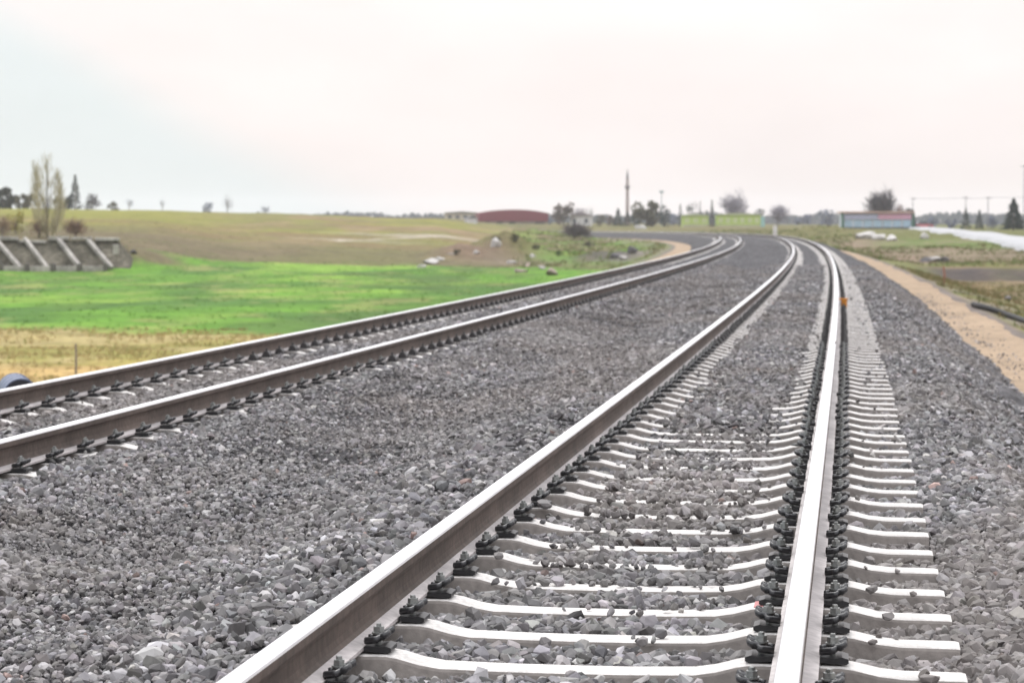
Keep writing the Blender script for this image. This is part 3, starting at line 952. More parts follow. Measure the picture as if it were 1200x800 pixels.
tree('round_tree', 'large rounded brown green tree right of the tall tower', 759, 540, 235, 38, 'round', OLV, 1100, .08, G3)
tree('round_tree', 'dark green tree leaning on the large rounded one', 778, 535, 238, 19, 'round', CONI, 650, .08, G3)
tree('conifer_tree', 'dark conifer at the left end of the lime green shed', 797, 545, 239, 9, 'conifer', CONI, 500, .05, G3)
tree('round_tree', 'ragged dark tree behind the short lime green shed', 812, 560, 236, 17, 'round', CONI, 550, .15, G3)
tree('conifer_tree', 'narrow dark conifer behind the short lime green shed', 820, 562, 235, 7, 'conifer', DARK, 400, .1, G3)
tree('conifer_tree', 'dark narrow conifer between the two lime green sheds', 834, 498, 234, 9, 'conifer', CONI, 700, .05, G3)
tree('bare_tree', 'big pale mauve leafless tree behind the long lime green shed', 860, 600, 222, 30, 'bare', LAV, 1500, .15, G3)
tree('round_tree', 'dark round bush above the roof of the long lime green shed', 860, 575, 245, 8, 'round', CONI, 300, .1, G3)
tree('round_tree', 'dark green tree at the right end of the long lime green shed', 889, 545, 243, 17, 'round', CONI, 600, .1, G3)
tree('bare_tree', 'pale bluish leafless tree right of the long lime green shed', 911, 520, 236, 24, 'bare', LAV, 1300, .12, G3)
tree('round_tree', 'hazy blue tree left of the pink and blue shop', 968, 640, 245, 20, 'round', BLUE, 600, .1, G3)
tree('round_tree', 'hazy blue low tree over the grassy mound', 940, 720, 252, 26, 'round', BLUE, 500, .1, G3)
tree('bush', 'brown leafless bush in front of the small white house', 673, 400, 260, 34, 'bare', [(108, 98, 104), (124, 110, 112), (94, 88, 96)], 1300, .03, G3, 'bush', ybase=281)
tree('broad_tree', 'dark spreading tree behind the pink and blue shop', 1031, 500, 218, 33, 'bare', GREYV, 3600, .10, G3)
tree('bush', 'low reddish bush behind the right end of the shop', 1056, 490, 238, 22, 'round', [(126, 106, 112), (150, 122, 116)], 600, .05, G3, 'bush')
G4 = 'trees along the pale road'
tree('conifer_tree', 'dark small conifer beyond the road, left of a pair', 1131, 430, 244, 13, 'conifer', CONI, 700, .05, G4)
tree('conifer_tree', 'dark small conifer beyond the road, right of a pair', 1147, 430, 246, 12, 'conifer', CONI, 700, .05, G4)
tree('conifer_tree', 'largest dark green conifer beyond the pale road', 1187, 380, 233, 27, 'conifer', CONI, 1500, .06, G4)
tree('bush', 'hazy blue bush beyond the road left of the pair of conifers', 1115, 480, 257, 20, 'round', BLUE, 450, .05, G4, 'bush')
tree('bush', 'hazy blue bush beyond the road beside the shop', 1090, 520, 254, 18, 'round', BLUE, 450, .05, G4, 'bush')
tree('bush', 'grey leafless bush beyond the road between pair and largest conifer', 1163, 430, 251, 20, 'bare', BLUE, 600, .05, G4, 'bush')


def treeline():
    r = np.random.default_rng(3); V = []; Cc = []
    for k in range(14000):
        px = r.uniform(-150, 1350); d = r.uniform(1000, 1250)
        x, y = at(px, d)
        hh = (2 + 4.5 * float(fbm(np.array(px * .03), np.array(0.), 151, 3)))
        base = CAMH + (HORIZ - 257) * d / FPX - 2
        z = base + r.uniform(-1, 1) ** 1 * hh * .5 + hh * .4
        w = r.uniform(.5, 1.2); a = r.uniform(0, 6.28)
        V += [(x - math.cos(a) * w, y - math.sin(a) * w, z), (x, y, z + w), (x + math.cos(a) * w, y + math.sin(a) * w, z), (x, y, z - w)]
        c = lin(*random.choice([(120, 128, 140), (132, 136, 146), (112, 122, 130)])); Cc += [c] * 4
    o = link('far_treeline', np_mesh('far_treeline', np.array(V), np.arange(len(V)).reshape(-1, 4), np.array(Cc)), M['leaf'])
    tag(o, 'far hazy belt of woodland along the horizon', 'woodland', kind='stuff')


treeline()

# ------------------------------------------------------------------ buildings
def building_root(name, label, px, dep, cat='building', turn=0., dz=0, group=None):
    x, y = at(px, dep)
    o = empty(name, (x, y, gz(x, y) + dz), YAW + turn)
    return tag(o, label, cat, group)


WHITE = paint('white paint', (236, 234, 234)); GLASS = mat('dark window glass', (.06, .07, .09), .15, spec=.6)
# red roofed barn
b = building_root('red_barn', 'long low barn with a curved maroon roof and pale walls', 602, 600, 'barn', .12, -.3)
k = 600 / FPX
MB().box((0, 4, .9), (79 * k, 8, 1.8)).build('wall', paint('beige render', (186, 176, 160)), b)
MR = paint('maroon sheet roof', (134, 36, 60), .6)
prof = [(-41 * k, .95)] + [(-41 * k + 82 * k * i / 12, 1.5 + 2.4 * math.sin(math.pi * (i / 12 * .82 + .09)) ** .38) for i in range(13)] + [(41 * k, .95)]
rf = MB().prism(prof, -.5, 8.5).build('roof', MR, b)
for i in range(5):
    w = MB().box((-13 * 1 + i * 3.2 - .2 + 3.4 * 0, -.02, .45), (1.6, .1, .7)).build('window', GLASS, b)
MB().box((6.6, -.03, .4), (2.4, .12, 1.0)).build('door', paint('grey door', (120, 112, 110)), b)

# pale low sheds left of the barn
b = building_root('low_shed', 'long low cream shed left of the maroon roofed barn', 541, 640, 'shed', .05, -.2)
MB().box((0, 2.5, 1.1), (9, 5, 2.2)).build('wall', paint('cream wall', (224, 214, 196)), b)
MB().prism([(-4.8, 2.2), (4.8, 2.2), (4.8, 2.35), (0, 2.7), (-4.8, 2.35)], -.4, 5.4).build('roof', paint('grey sheet roof', (150, 140, 134)), b)
for i in range(4): MB().box((-3.2 + i * 2.1, -.02, 1.2), (1.0, .1, .8)).build('window', GLASS, b)
b = building_root('small_hut', 'small white hut between cream shed and maroon roofed barn', 553, 560, 'hut', .2, -.1)
MB().box((0, 1.2, 1.0), (2.6, 2.4, 2.0)).build('wall', WHITE, b)
MB().prism([(-1.5, 2.0), (1.5, 2.0), (0, 2.6)], -.2, 2.6).build('roof', paint('slate roof', (130, 128, 134)), b)
# white house
b = building_root('white_house', 'small white walled house among brown trees near the tower', 680, 560, 'house', -.1, -.2)
MB().box((0, 2.5, 1.25), (5, 5, 2.5)).build('wall', WHITE, b)
rf = MB().prism([(-2.9, 2.5), (2.9, 2.5), (0, 3.6)], -.3, 5.3).build('roof', paint('grey tile roof', (148, 138, 140)), b)
MB().box((1.2, 3, 3.6), (.4, .4, .9)).build('chimney', WHITE, rf)
for i in (-1.4, 1.4): MB().box((i, -.02, 1.4), (.8, .1, 1.0)).build('window', GLASS, b)
# minaret
b = building_root('minaret', 'tall slender pale tower with a balcony and pointed cap', 735, 620, 'tower', 0, -.2)
kk = 620 / FPX; TW = paint('pale stone', (176, 156, 156))
H = CAMH + (HORIZ - 198) * kk - b.location.z
MB().cyl((0, 0, -.3), (0, 0, H * .18), .6, .55, 14).build('base', TW, b)
MB().cyl((0, 0, H * .18), (0, 0, H * .66), .42, .38, 14).build('shaft', TW, b)
bal = MB().cyl((0, 0, H * .635), (0, 0, H * .665), .4, .66, 14); bal.cyl((0, 0, H * .665), (0, 0, H * .70), .68, .68, 14)
bal.build('balcony', paint('grey stone', (140, 132, 140)), b)
MB().cyl((0, 0, H * .70), (0, 0, H * .82), .36, .34, 14).build('upper_shaft', TW, b)
MB().cyl((0, 0, H * .82), (0, 0, H), .40, .03, 14).build('cap', paint('lead cap', (128, 122, 134)), b)
# lime green sheds
LIME = paint('lime green cladding', (204, 230, 120)); LIME2 = paint('pale lime panel', (222, 234, 172)); CYAN = paint('pale cyan cladding', (170, 216, 214))


def lime_shed(label, x0, x1, y0, dep, end=False):
    k = dep / FPX; w = (x1 - x0) * k
    b = building_root('lime_shed', label, (x0 + x1) / 2, dep, 'shed', 0, 0)
    b['group'] = 'lime green sheds by the line'
    h = CAMH + (HORIZ - y0) * k - b.location.z
    MB().box((0, 2.5, h * .5 - .2), (w, 5, h + .0)).build('wall', LIME, b)
    MB().prism([(-w / 2 - .2, h - .2), (w / 2 + .2, h - .2), (w / 2 + .2, h - .05), (0, h + .25), (-w / 2 - .2, h - .05)], -.3, 5.3).build('roof', paint('pale roof sheet', (206, 214, 170)), b)
    n = max(3, int(w / 1.5))
    for i in range(n):
        MB().box((-w / 2 + (i + .5) * w / n, -.03, h * .52), (w / n * .62, .1, h * .42)).build('panel', LIME2, b)
    MB().box((0, -.06, .15), (w, .12, .5)).build('base_strip', paint('pale plinth', (206, 204, 170)), b)
    if end: MB().box((w / 2 + .45, 2.4, h * .45 - .2), (.9, 4.8, h * .9)).build('end_wall', CYAN, b)


lime_shed('short lime green shed with pale panels, left of the narrow conifer', 800, 830, 252, 510)
lime_shed('long lime green shed with pale panels and a cyan end wall', 840, 891, 251, 510, True)
# shop on the right
b = building_root('roadside_shop', 'low roadside shop with pink and lavender fascia and pale blue front', 1028, 455, 'shop', 0., -.05)
k = 455 / FPX; w = 80 * k
h = CAMH + (HORIZ - 249.5) * k - b.location.z
MB().box((0, 3.2, h * .5), (w, 6, h)).build('wall', paint('pale blue wall', (220, 234, 246)), b)
MB().box((0, 2.9, h + .12), (w + .8, 7.4, .26)).build('roof', paint('salmon roof edge', (226, 186, 168)), b)
MB().box((-w * .25, .0, h * .78), (w * .49, .3, h * .34)).build('fascia', paint('lavender sign', (206, 210, 242)), b)
MB().box((w * .25, .0, h * .78), (w * .49, .3, h * .34)).build('fascia', paint('pink sign', (244, 186, 214)), b)
for i in range(7):
    MB().box((-w / 2 + (i + .5) * w / 7, .15, h * .33), (w / 7 * .72, .2, h * .42)).build('window', paint('bluish glazing', (190, 222, 244), .25), b)
MB().box((0, .06, .12), (w, .5, .5)).build('base_strip', paint('base shadow tone', (84, 84, 84)), b)  # dark strip added to draw the shadow along the foot of the shop
GP_ = paint('dark green post', (30, 110, 84))
for sx_ in (-1, 1): MB().box((sx_ * (w / 2 + .18), -.1, h * .5), (.36, .5, h)).build('post', GP_, b)
MB().prism([(w / 2 + .4, 0), (w / 2 + 1.2, 0), (w / 2 + .6, h + .5), (w / 2 - .2, h + .9)], 1, 6).build('side_lean_to', paint('dark grey sheet', (78, 84, 88)), b)

# pale roadside things: parked car far off
x, y = at(1080, 470); z = gz(x, y)
cr = empty('parked_car', (x, y, z), YAW + .3); tag(cr, 'small faded red car on the road beside the shop', 'car')
CR = paint('faded red paint', (206, 110, 116), .35)
MB().prism([(-2, .3), (2, .3), (2.05, .75), (1.2, .9), (-1.5, .9), (-2.05, .8)], -.85, .85).build('body', CR, cr)
MB().prism([(-1.45, .9), (1.1, .9), (.5, 1.42), (-1.0, 1.42)], -.75, .75).build('cabin', GLASS, cr)
for sx_ in (-1.25, 1.25):
    for sy_ in (-.86, .86):
        MB().cyl((sx_, sy_ - .08, .32), (sx_, sy_ + .08, .32), .32, n=14).build('wheel', M['plastic'], cr)

# ------------------------------------------------------------------ the pale road on the right
def build_road():
    pts = np.array([(1330, 168), (1260, 196), (1200, 230), (1150, 290), (1110, 370), (1078, 460), (1062, 560), (1050, 700)], float)
    t = np.linspace(0, len(pts) - 1, 160)
    lat = np.interp(t, np.arange(len(pts)), (pts[:, 0] - 600) / FPX * pts[:, 1]); dep = np.interp(t, np.arange(len(pts)), pts[:, 1])
    for _ in range(40):
        lat[1:-1] = (lat[:-2] + lat[2:] + 2 * lat[1:-1]) / 4; dep[1:-1] = (dep[:-2] + dep[2:] + 2 * dep[1:-1]) / 4
    x, y = cam_to_world(lat, dep)
    dx = np.gradient(x); dy = np.gradient(y); L = np.hypot(dx, dy)
    nx, ny = dy / L, -dx / L
    zc = np.array([gz(a, c) for a, c in zip(x, y)])
    for _ in range(30): zc[1:-1] = (zc[:-2] + zc[2:] + 2 * zc[1:-1]) / 4
    off = np.array([-3.5, -2.5, -2.4, 0, 2.4, 2.5, 3.5]); hz = np.array([-.5, .2, .34, .38, .34, .2, -.5])
    V = np.stack([x[:, None] + nx[:, None] * off, y[:, None] + ny[:, None] * off, zc[:, None] + hz], -1).reshape(-1, 3)
    o = link('road', np_mesh('road', V, grid_faces(len(x), len(off)), flat=False), M['road'])
    tag(o, kind='structure')


build_road()

# ------------------------------------------------------------------ poles and wires
POLE = paint('grey pole', (150, 150, 158))
tops = []
for px, dep, yt, lab in ((1069, 470, 231, 'thin grey pole beside the right end of the shop'), (1131, 440, 230, 'thin grey pole behind the left conifer of the pair'),
                         (1157, 425, 230, 'thin grey pole between the pair and the largest conifer'), (1199.0, 400, 193, 'tall thin pole at the right edge of the photo')):
    x, y = at(px, dep); z = gz(x, y)
    p = empty('utility_pole', (x, y, z), YAW); tag(p, lab, 'pole', 'poles along the pale road')
    hh = CAMH + (HORIZ - yt) * dep / FPX - z
    MB().cyl((0, 0, -.2), (0, 0, hh), .10, .06, 8).build('shaft', POLE, p)
    MB().box((0, 0, hh - .35), (1.3, .08, .1)).build('crossarm', POLE, p)
    if yt > 200: tops.append(Vector((x, y, z + hh - .25)))
xe, ye = at(1260, 395); tops.append(Vector((xe, ye, tops[-1].z + .2)))
wb = MB()
pts = []
for a_, b_ in zip(tops[:-1], tops[1:]):
    for i in range(9):
        t = i / 8; q = a_.lerp(b_, t); q.z -= .5 * 4 * t * (1 - t) * .35
        pts.append(q)
o = wb.tube(pts, .028, 5).build('overhead_wire', paint('wire', (120, 118, 124)))
tag(o, 'thin overhead wire strung between the grey poles above the road', 'wire')
x, y = at(775, 560); z = gz(x, y)
p = empty('lamp_mast', (x, y, z), YAW); tag(p, 'thin bluish mast rising behind the large rounded tree', 'mast')
hh = CAMH + (HORIZ - 224) * 560 / FPX - z
MB().cyl((0, 0, -.2), (0, 0, hh), .13, .08, 8).build('shaft', paint('bluish mast', (170, 190, 196)), p)
MB().box((0, 0, hh - .2), (1.0, .3, .5)).build('lamp_head', paint('bluish lamp', (170, 190, 196)), p)

# dark weld scar on the running edge of the near right-hand rail
_s = float(to_track(*[np.array([v]) for v in at(982, FPX * CAMH / (402 - HORIZ))])[0][0])
x, y, tz, a = track(_s, .7535 + .030)
_r = bpy.data.objects['rail']
ws = MB().box((0, 0, 0), (.022, .16, .012), bevel=.004).build('weld_scar', M['rust'], _r)
ws.location = Vector((float(x), float(y), float(tz))) - _r.location; ws.rotation_euler = (0, 0, float(a))

# white post beside the bend
x, y = at(908, 300)
z = gz(x, y); ph = CAMH + (HORIZ - 264) * 300 / FPX - z - .2
p = empty('marker_post', (x, y, z), YAW); tag(p, 'short white marker post beside the bend of the track', 'post')
MB().box((0, 0, ph / 2 - .1), (.5, .26, ph + .2), bevel=.03).build('body', WHITE, p)
MB().prism([(-.24, ph + .003), (.24, ph + .003), (.16, ph + .18), (-.16, ph + .18)], -.12, .12).build('cap', WHITE, p)

# thin stake in the stubble and a weed stalk
x, y = at(88, 52); z = gz(x, y)
o = MB().tube([(0, 0, -.1), (.01, 0, .35), (.0, .01, .66)], [.028, .026, .02], 7).build('wooden_stake', paint('grey weathered wood', (156, 146, 130)))
o.location = (x, y, z); tag(o, 'thin grey stake standing in the straw coloured field', 'stake')
x, y = at(16, 58); z = gz(x, y)
o = link('dry_weed', crown_mesh('poplar', .45, .14, 60, [(176, 140, 90), (160, 124, 84)], 8), M['leaf'])
o.location = (x, y, z); tag(o, 'dry brown weed at the left edge of the straw coloured field', 'weed')
x, y = at(1106, at_px(1106, 335)); z = gz(x, y)
o = MB().tube([(0, 0, -.1), (.03, 0, .4), (-.02, .01, .8)], [.05, .05, .04], 6).build('red_stake', paint('faded red stake', (176, 122, 100)))
o.location = (x, y, z); tag(o, 'faded red stake by the dark ditch on the right', 'stake')

# dark blue drum beyond the far track
dd = 27.0
x, y = at(22, dd); z = gz(x, y)
dr = empty('drum', (x, y, z + .28), YAW - 1.3); tag(dr, 'dark blue drum lying beyond the far track at the left edge', 'drum')
DB = paint('dark blue drum', (116, 130, 160), .4); DK = paint('navy drum end', (26, 32, 48), .5)
zt = CAMH + (HORIZ - 442) * dd / FPX
rad = .21; dr.location.z = zt - rad
MB().cyl((-.9, 0, 0), (.2, 0, 0), rad * .97, rad * .97, 28).build('shell', DB, dr, False)
hp = MB()
for q in (-.85, -.5, -.15, .17): hp.cyl((q, 0, 0), (q + .035, 0, 0), rad, rad, 28)
hp.build('hoops', DB, dr)
MB().cyl((.2, 0, 0), (.215, 0, 0), rad * .93, rad * .93, 28).build('lid', DK, dr)
# support: a heap of soil under the drum
sb = MB(); 
bmesh.ops.create_icosphere(sb.bm, subdivisions=3, radius=1)
hz_ = max(.15, zt - 2 * rad - gz(x, y) + .12)
for v in sb.bm.verts:
    nn = float(fbm(np.array(v.co.x * 2.), np.array(v.co.y * 2.), 161, 3)) - .5
    v.co = Vector((v.co.x * (1.2 + nn), v.co.y * (.9 + nn), v.co.z * hz_ * (1 + .3 * nn)))
o = sb.build('soil_heap', M['path'], None, True); o.location = (x + .3 * math.sin(YAW) - .35, y, gz(x, y)); tag(o, 'small heap of sandy soil under the dark blue drum', 'heap')

# black pipe in the grass on the right
pp = []
for i in range(13):
    t = i / 12
    px = 1141 + 95 * t
    x, y = at(px, at_px(px, 360 + 30 * t)); pp.append((x, y, gz(x, y) + .08 + .02 * math.sin(t * 7)))
o = MB().tube(pp, .085, 12).build('drain_pipe', mat('black pipe', (.012, .012, .013), .6, spec=.25), None, True)
tag(o, 'black drain pipe lying in the grass beyond the sandy path', 'pipe')


# ------------------------------------------------------------------ rocks
def rock(label, px, dep, size, seed, material=None, group='loose rocks in the fields', name='rock'):
    r = random.Random(seed)
    bm = bmesh.new()
    for i in range(15):
        v = Vector((r.gauss(0, 1), r.gauss(0, 1), r.gauss(0, 1))).normalized()
        m = max(abs(v.x), abs(v.y), abs(v.z)); v = v.lerp(v / m * .8, .35) * r.uniform(.7, 1.15)
        bm.verts.new((v.x * size[0], v.y * size[1], v.z * size[2]))
    h = bmesh.ops.convex_hull(bm, input=bm.verts)
    bmesh.ops.delete(bm, geom=[e for e in h['geom_interior'] if isinstance(e, bmesh.types.BMVert)], context='VERTS')
    bmesh.ops.bevel(bm, geom=bm.edges[:], offset=min(size) * .08, segments=1, affect='EDGES')
    bmesh.ops.recalc_face_normals(bm, faces=bm.faces)
    me = bpy.data.meshes.new(name); bm.to_mesh(me); bm.free(); me.shade_flat()
    o = link(name, me, material or M['rock'])
    x, y = at(px, at_px(px, dep)); o.location = (x, y, gz(x, y) + size[2] * .3); o.rotation_euler = (0, 0, YAW + r.uniform(-.3, .3))
    tag(o, label, 'rock', group)


PALE = mat('pale rock', (.42, .40, .385), .9, noise=(2, .2, 4), bump=(6, .05))
ROSE = mat('rosy rock', (.28, .215, .195), .9, noise=(2, .2, 4), bump=(6, .05))
DKR = mat('dark rock', (.09, .085, .088), .9, noise=(2, .25, 4), bump=(6, .05))
rock('pale flat rock at the foot of the reddish dirt slope', 503, 309, (.95, .7, .42), 1, PALE)
rock('small pale rock below the pale flat one, at the edge of the green crop', 494, 314, (.45, .4, .25), 2, PALE)
rock('tall pale boulder beside the grassy mound', 581, 290, (.6, .6, .75), 3, PALE)
rock('rosy pale rock on the slope right of the grassy mound', 624, 302, (.42, .4, .32), 4, PALE)
rock('rosy rock on the grass close to the far rail', 646, 323, (.5, .45, .42), 5, ROSE)
rock('low rosy rock left of the one close to the far rail', 611, 319, (.7, .5, .25), 6, ROSE)
rock('dark boulder on the grey rubble by the inside of the bend', 741, 296, (.55, .5, .6), 7, DKR)
rock('dark low boulder at the foot of the grey rubble', 721, 303, (.6, .5, .4), 8, DKR)
rock('grey rock on the grey rubble slope', 730, 305, (.5, .5, .35), 9, M['rock'])
rock('grey brown block in the reddish field on the right', 1085, 307, (.55, .6, .5), 10, DKR)
rock('pale slab between two dark rocks in the reddish field', 1096, 306, (.75, .6, .38), 11, M['rock'])
rock('dark rock at the right end of the row in the reddish field', 1107, 307, (.5, .5, .45), 12, DKR)
rock('broad pale boulder heap below the shop', 1014, 280, (1.7, 1.2, .75), 13, PALE)
rock('pale boulder right of the broad one below the shop', 1030, 281, (1.1, 1.0, .6), 14, PALE)
rock('pale yellowish boulder at the end of the row below the shop', 1043, 282, (.85, .8, .65), 15, PALE)
for px_, py_, s_, lb in ((515, 305, .4, 'small pale stone between the pale flat rock and the dirt slope'), (528, 300, .3, 'small grey stone on the reddish dirt slope'), (558, 297, .35, 'grey stone high on the reddish dirt slope'), (600, 309, .4, 'pale stone in the rubble strip below the grassy mound'), (618, 312, .3, 'small rosy stone in the rubble strip below the grassy mound'), (634, 315, .35, 'grey stone at the right end of the rubble strip')):
    rock(lb, px_, py_, (s_ * 1.3, s_, s_ * .7), int(px_), ROSE if 'rosy' in lb else PALE if 'pale' in lb else M['rock'])
rock('single pale boulder on the green verge near the road', 1082, 280, (.7, .6, .6), 16, PALE)
rock('tilted white slab on the grass below the big rounded tree', 751, 269, (1.5, .6, .75), 17, WHITE)
rock('dark stone at the lower edge of the field near the pipe', 1180, 352, (.3, .3, .2), 18, DKR)


# ------------------------------------------------------------------ concrete frame on the left bank
def concrete_frame():
    dep = 168.0; k = dep / FPX
    x, y = at(130, dep)
    o = empty('concrete_bank_frame', (x, y, gz(x, y)), YAW)
    tag(o, 'weathered concrete frame of beams and slanting ribs on the left bank', 'retaining frame')
    zb = -1.95 - o.location.z; H = 2.45; run = 3.6; L = 22.0
    rot = math.atan2(H, run)
    # sloping soil panels between the ribs
    pm = MB(); bmv = pm.bm
    vs = [bmv.verts.new(p) for p in ((-L, .35, zb - .2), (1.6, .35, zb - .4), (-.1, run + .3, zb + H - .18), (-L, run + .3, zb + H - .18), (-L, run + 3.5, zb - .3), (1.6, run + 3.5, zb - .4))]
    bmv.faces.new((vs[0], vs[1], vs[2], vs[3])); bmv.faces.new((vs[3], vs[2], vs[5], vs[4])); bmv.faces.new((vs[0], vs[4], vs[5], vs[1]))
    bmv.faces.new((vs[1], vs[5], vs[2])); bmv.faces.new((vs[0], vs[3], vs[4]))
    pm.build('slope_panel', M['soil'], o)
    xx = .1
    while xx > -L:
        ln = random.uniform(1.2, 2.6)
        MB().box((xx - ln / 2, run + random.uniform(-.12, .12), zb + H - .12 + random.uniform(-.16, .12)), (ln - random.uniform(.03, .3), .5, random.uniform(.2, .34)),
                 Matrix.Rotation(random.uniform(-.05, .05), 3, 'Y'), bevel=.05).build('top_beam', M['wallconc'], o)
        xx -= ln
    for i in range(12):
        x0 = -.5 - i * 1.86
        MB().box((x0 - .78, .1, zb + .24), (1.5, .5, .44), bevel=.04).build('bottom_beam', M['wallconc'], o)
        MB().box((x0 + .12, .1, zb + .2), (.26, .62, .9), bevel=.03).build('post', paint('dark concrete', (110, 104, 100)), o)  # posts in a darker concrete than the beams
    for i in range(9):
        x1 = -.1 - i * 2.15; x0 = x1 - 2.3
        p0 = Vector((x1 + random.uniform(-.2, .2), .4, zb + random.uniform(.2, .4))); p1 = Vector((x0 + random.uniform(-.2, .2), run, zb + H - .05))
        d = p1 - p0; q = d.to_track_quat('Y', 'Z').to_matrix()
        MB().box(tuple((p0 + p1) / 2), (random.uniform(.24, .36), d.length, .26), q, bevel=.04).build('rib', M['wallconc'], o)
    MB().box((.0, run * .6, zb + H * .66), (.36, .4, .7), bevel=.05).build('end_block', M['wallconc'], o)


concrete_frame()
for i, (px_, py_, sc_, lb) in enumerate(((30, 300, .30, 'grey stone lying on the frame slope near the left edge'), (70, 303, .36, 'brown grey stone in the middle bay of the frame slope'),
                                    (112, 300, .32, 'grey stone beside the last rib of the frame'), (136, 300, .5, 'dark rough stone at the right end of the concrete frame'),
                                    (147, 306, .42, 'low brown stone in the grass right of the concrete frame'), (156, 297, .36, 'farthest right grey stone on the bank beyond the frame'))):
    rock(lb, px_, py_, (sc_ * 1.3, sc_, sc_ * .7), 40 + i, DKR if i % 2 else M['rock'])
for px_, py_, yt_, w_, lb in ((582, 287, 277, 12, 'brown scrub on the left flank of the grassy mound'), (603, 284, 274, 14, 'olive scrub on top of the grassy mound'),
                              (628, 293, 285, 12, 'low olive scrub in the hollow right of the grassy mound'), (535, 300, 292, 12, 'dark scrub at the top of the reddish dirt slope'),
                              (690, 290, 283, 16, 'low brown scrub left of the grey rubble'), (655, 300, 293, 10, 'small green scrub on the rough grass before the bend')):
    tree('scrub', lb, px_, 230, yt_, w_, 'round', OLV if 'green' not in lb else [(96, 124, 62), (84, 110, 58)], 420, .03, 'scrub on the rough ground inside the bend', 'scrub', ybase=py_)
for px_, d_, yt_, w_, cl, lb in ((715, 560, 252, 16, BROWN, 'low brown bush left of the conifers by the tower'), (745, 570, 250, 14, CONI, 'dark bush between tower and large rounded tree'),
                             (790, 570, 250, 14, BLUE, 'hazy blue bush left of the short lime green shed'), (646, 600, 252, 10, BLUE, 'hazy bush at the right end of the maroon barn'),
                             (826, 540, 244, 9, CONI, 'dark bush behind the gap between the lime green sheds'), (875, 560, 247, 14, DARK, 'dark low bush behind the right half of the long lime green shed')):
    tree('bush', lb, px_, d_, yt_, w_, 'round', cl, 450, .03, G3, 'bush')
tree('shrub', 'dry brown shrub on the bank just right of the concrete frame', 141, 185, 288, 20, 'bare', [(128, 112, 96), (112, 100, 88)], 500, .03, None, 'shrub', ybase=306)

# ------------------------------------------------------------------ air
hz = MB().box((0, 0, 11.5), (5200, 5200, 41)).mesh('haze')
hm = bpy.data.materials.new('haze'); hm.use_nodes = True
nt = hm.node_tree; nt.nodes.clear()
out = nt.nodes.new('ShaderNodeOutputMaterial'); pv = nt.nodes.new('ShaderNodeVolumePrincipled')
pv.inputs['Color'].default_value = (.97, .97, 1, 1); pv.inputs['Density'].default_value = HAZE = .0002
pv.inputs['Anisotropy'].default_value = .2
nt.links.new(pv.outputs[0], out.inputs['Volume'])
tag(link('haze', hz, hm), 'thin pale haze over the plain', 'haze', kind='stuff')

# ------------------------------------------------------------------ sky and sun
EL, AZ = math.radians(58), math.radians(-25)
w = bpy.data.worlds.new('World'); SC.world = w; w.use_nodes = True
nt = w.node_tree; N = nt.nodes; L = nt.links; N.clear()
wo = N.new('ShaderNodeOutputWorld')
sky = N.new('ShaderNodeTexSky'); sky.sky_type = 'NISHITA'; sky.sun_disc = False; sky.sun_elevation = EL; sky.sun_rotation = AZ
sky.air_density = 1.2; sky.dust_density = 3
b1 = N.new('ShaderNodeBackground'); b1.inputs[1].default_value = .10; L.new(sky.outputs[0], b1.inputs[0])
tc = N.new('ShaderNodeTexCoord')
nz = N.new('ShaderNodeTexNoise'); nz.inputs['Scale'].default_value = 2.2; nz.inputs['Detail'].default_value = 3; nz.inputs['Roughness'].default_value = .45
mp = N.new('ShaderNodeMapping'); mp.inputs['Scale'].default_value = (1, 1, 2.6); L.new(tc.outputs['Generated'], mp.inputs[0]); L.new(mp.outputs[0], nz.inputs['Vector'])
dt = N.new('ShaderNodeVectorMath'); dt.operation = 'DOT_PRODUCT'; L.new(tc.outputs['Generated'], dt.inputs[0])
dt.inputs[1].default_value = (-CY, -SY, -2.1)            # bluer towards the left, low down
ad = N.new('ShaderNodeMath'); ad.operation = 'MULTIPLY_ADD'; L.new(nz.outputs[0], ad.inputs[0]); ad.inputs[1].default_value = .10; L.new(dt.outputs['Value'], ad.inputs[2])
rp = N.new('ShaderNodeMapRange'); rp.interpolation_type = 'SMOOTHSTEP'; rp.inputs[1].default_value = .045; rp.inputs[2].default_value = .115
L.new(ad.outputs[0], rp.inputs[0])
mx = N.new('ShaderNodeMix'); mx.data_type = 'RGBA'; L.new(rp.outputs[0], mx.inputs[0])
mx.inputs[6].default_value = (.95, .872, .858, 1); mx.inputs[7].default_value = (.785, .84, .85, 1)
n2 = N.new('ShaderNodeTexNoise'); n2.inputs['Scale'].default_value = 7; n2.inputs['Detail'].default_value = 5; L.new(mp.outputs[0], n2.inputs['Vector'])
m2 = N.new('ShaderNodeMapRange'); m2.inputs[1].default_value = .35; m2.inputs[2].default_value = .65; m2.inputs[3].default_value = .955; m2.inputs[4].default_value = 1.03; L.new(n2.outputs[0], m2.inputs[0])
b2 = N.new('ShaderNodeBackground'); 
sp = N.new('ShaderNodeSeparateXYZ'); L.new(tc.outputs['Generated'], sp.inputs[0])
g1 = N.new('ShaderNodeMath'); g1.operation = 'MAXIMUM'; L.new(sp.outputs[2], g1.inputs[0]); g1.inputs[1].default_value = 0
g2 = N.new('ShaderNodeMath'); g2.operation = 'MULTIPLY_ADD'; L.new(g1.outputs[0], g2.inputs[0]); g2.inputs[1].default_value = 1.7; g2.inputs[2].default_value = .895
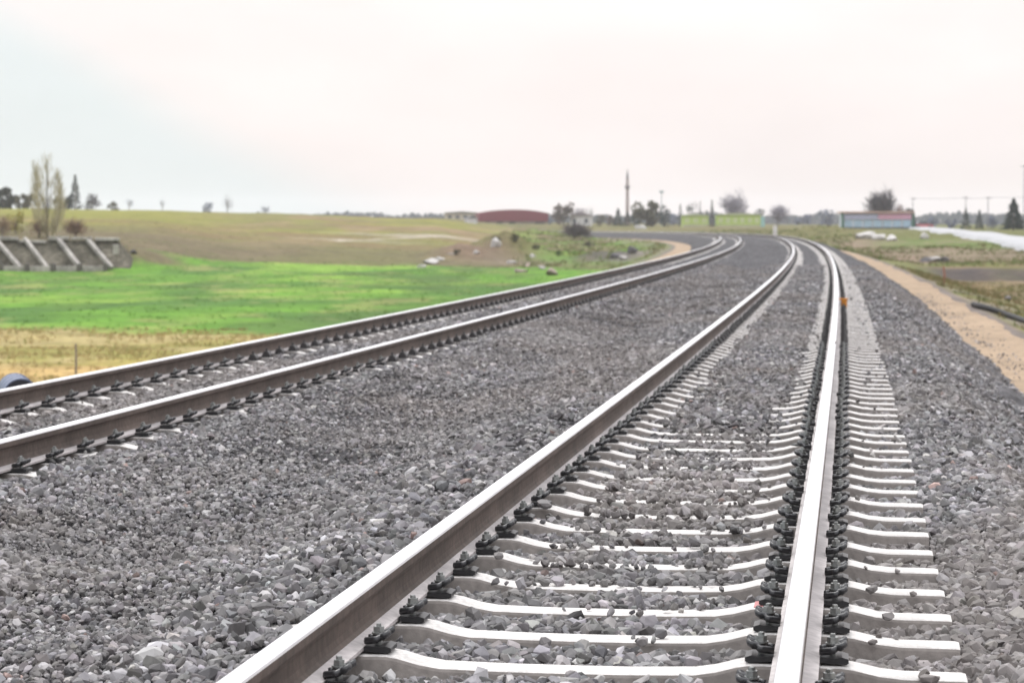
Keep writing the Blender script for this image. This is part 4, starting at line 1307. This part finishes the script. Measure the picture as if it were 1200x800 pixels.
g3 = N.new('ShaderNodeMath'); g3.operation = 'MULTIPLY'; L.new(g2.outputs[0], g3.inputs[0]); L.new(m2.outputs[0], g3.inputs[1]); L.new(g3.outputs[0], b2.inputs[1])         # an overcast sky is brighter overhead than at the horizon
mz = N.new('ShaderNodeMix'); mz.data_type = 'RGBA'; zr = N.new('ShaderNodeMapRange'); zr.inputs[1].default_value = .12; zr.inputs[2].default_value = .5
L.new(sp.outputs[2], zr.inputs[0]); L.new(zr.outputs[0], mz.inputs[0]); L.new(mx.outputs[2], mz.inputs[6]); mz.inputs[7].default_value = (.885, .895, .925, 1)   # neutral cloud overhead
L.new(mz.outputs[2], b2.inputs[0])
ms = N.new('ShaderNodeMixShader'); ms.inputs[0].default_value = .94
L.new(b1.outputs[0], ms.inputs[1]); L.new(b2.outputs[0], ms.inputs[2]); L.new(ms.outputs[0], wo.inputs[0])

sl = bpy.data.lights.new('sun', 'SUN'); sl.energy = 1.5; sl.angle = math.radians(14); sl.color = (1, .97, .93)
so = bpy.data.objects.new('sun', sl); COL.objects.link(so)
dirv = Vector((math.sin(AZ) * math.cos(EL), math.cos(AZ) * math.cos(EL), math.sin(EL)))
so.rotation_euler = dirv.to_track_quat('Z', 'Y').to_euler(); so.location = (0, 0, 60)

# ------------------------------------------------------------------ camera
cam = bpy.data.cameras.new('camera'); co = bpy.data.objects.new('camera', cam); COL.objects.link(co)
cam.sensor_width = 36; cam.lens = FPX / 1200 * 36; cam.clip_start = .1; cam.clip_end = 6000
co.location = (0, 0, CAMH)
co.rotation_euler = (math.pi / 2 - math.atan((400 - HORIZ) / FPX), 0, YAW)
cam.dof.use_dof = True; cam.dof.focus_distance = 9.5; cam.dof.aperture_fstop = 5.6
SC.camera = co
vs = SC.view_settings; vs.view_transform = 'Standard'; vs.look = 'None'; vs.gamma = 1; vs.exposure = .15; vs.use_curve_mapping = False
SC.cycles.max_bounces = 6; SC.cycles.diffuse_bounces = 3; SC.cycles.glossy_bounces = 3; SC.cycles.volume_bounces = 1
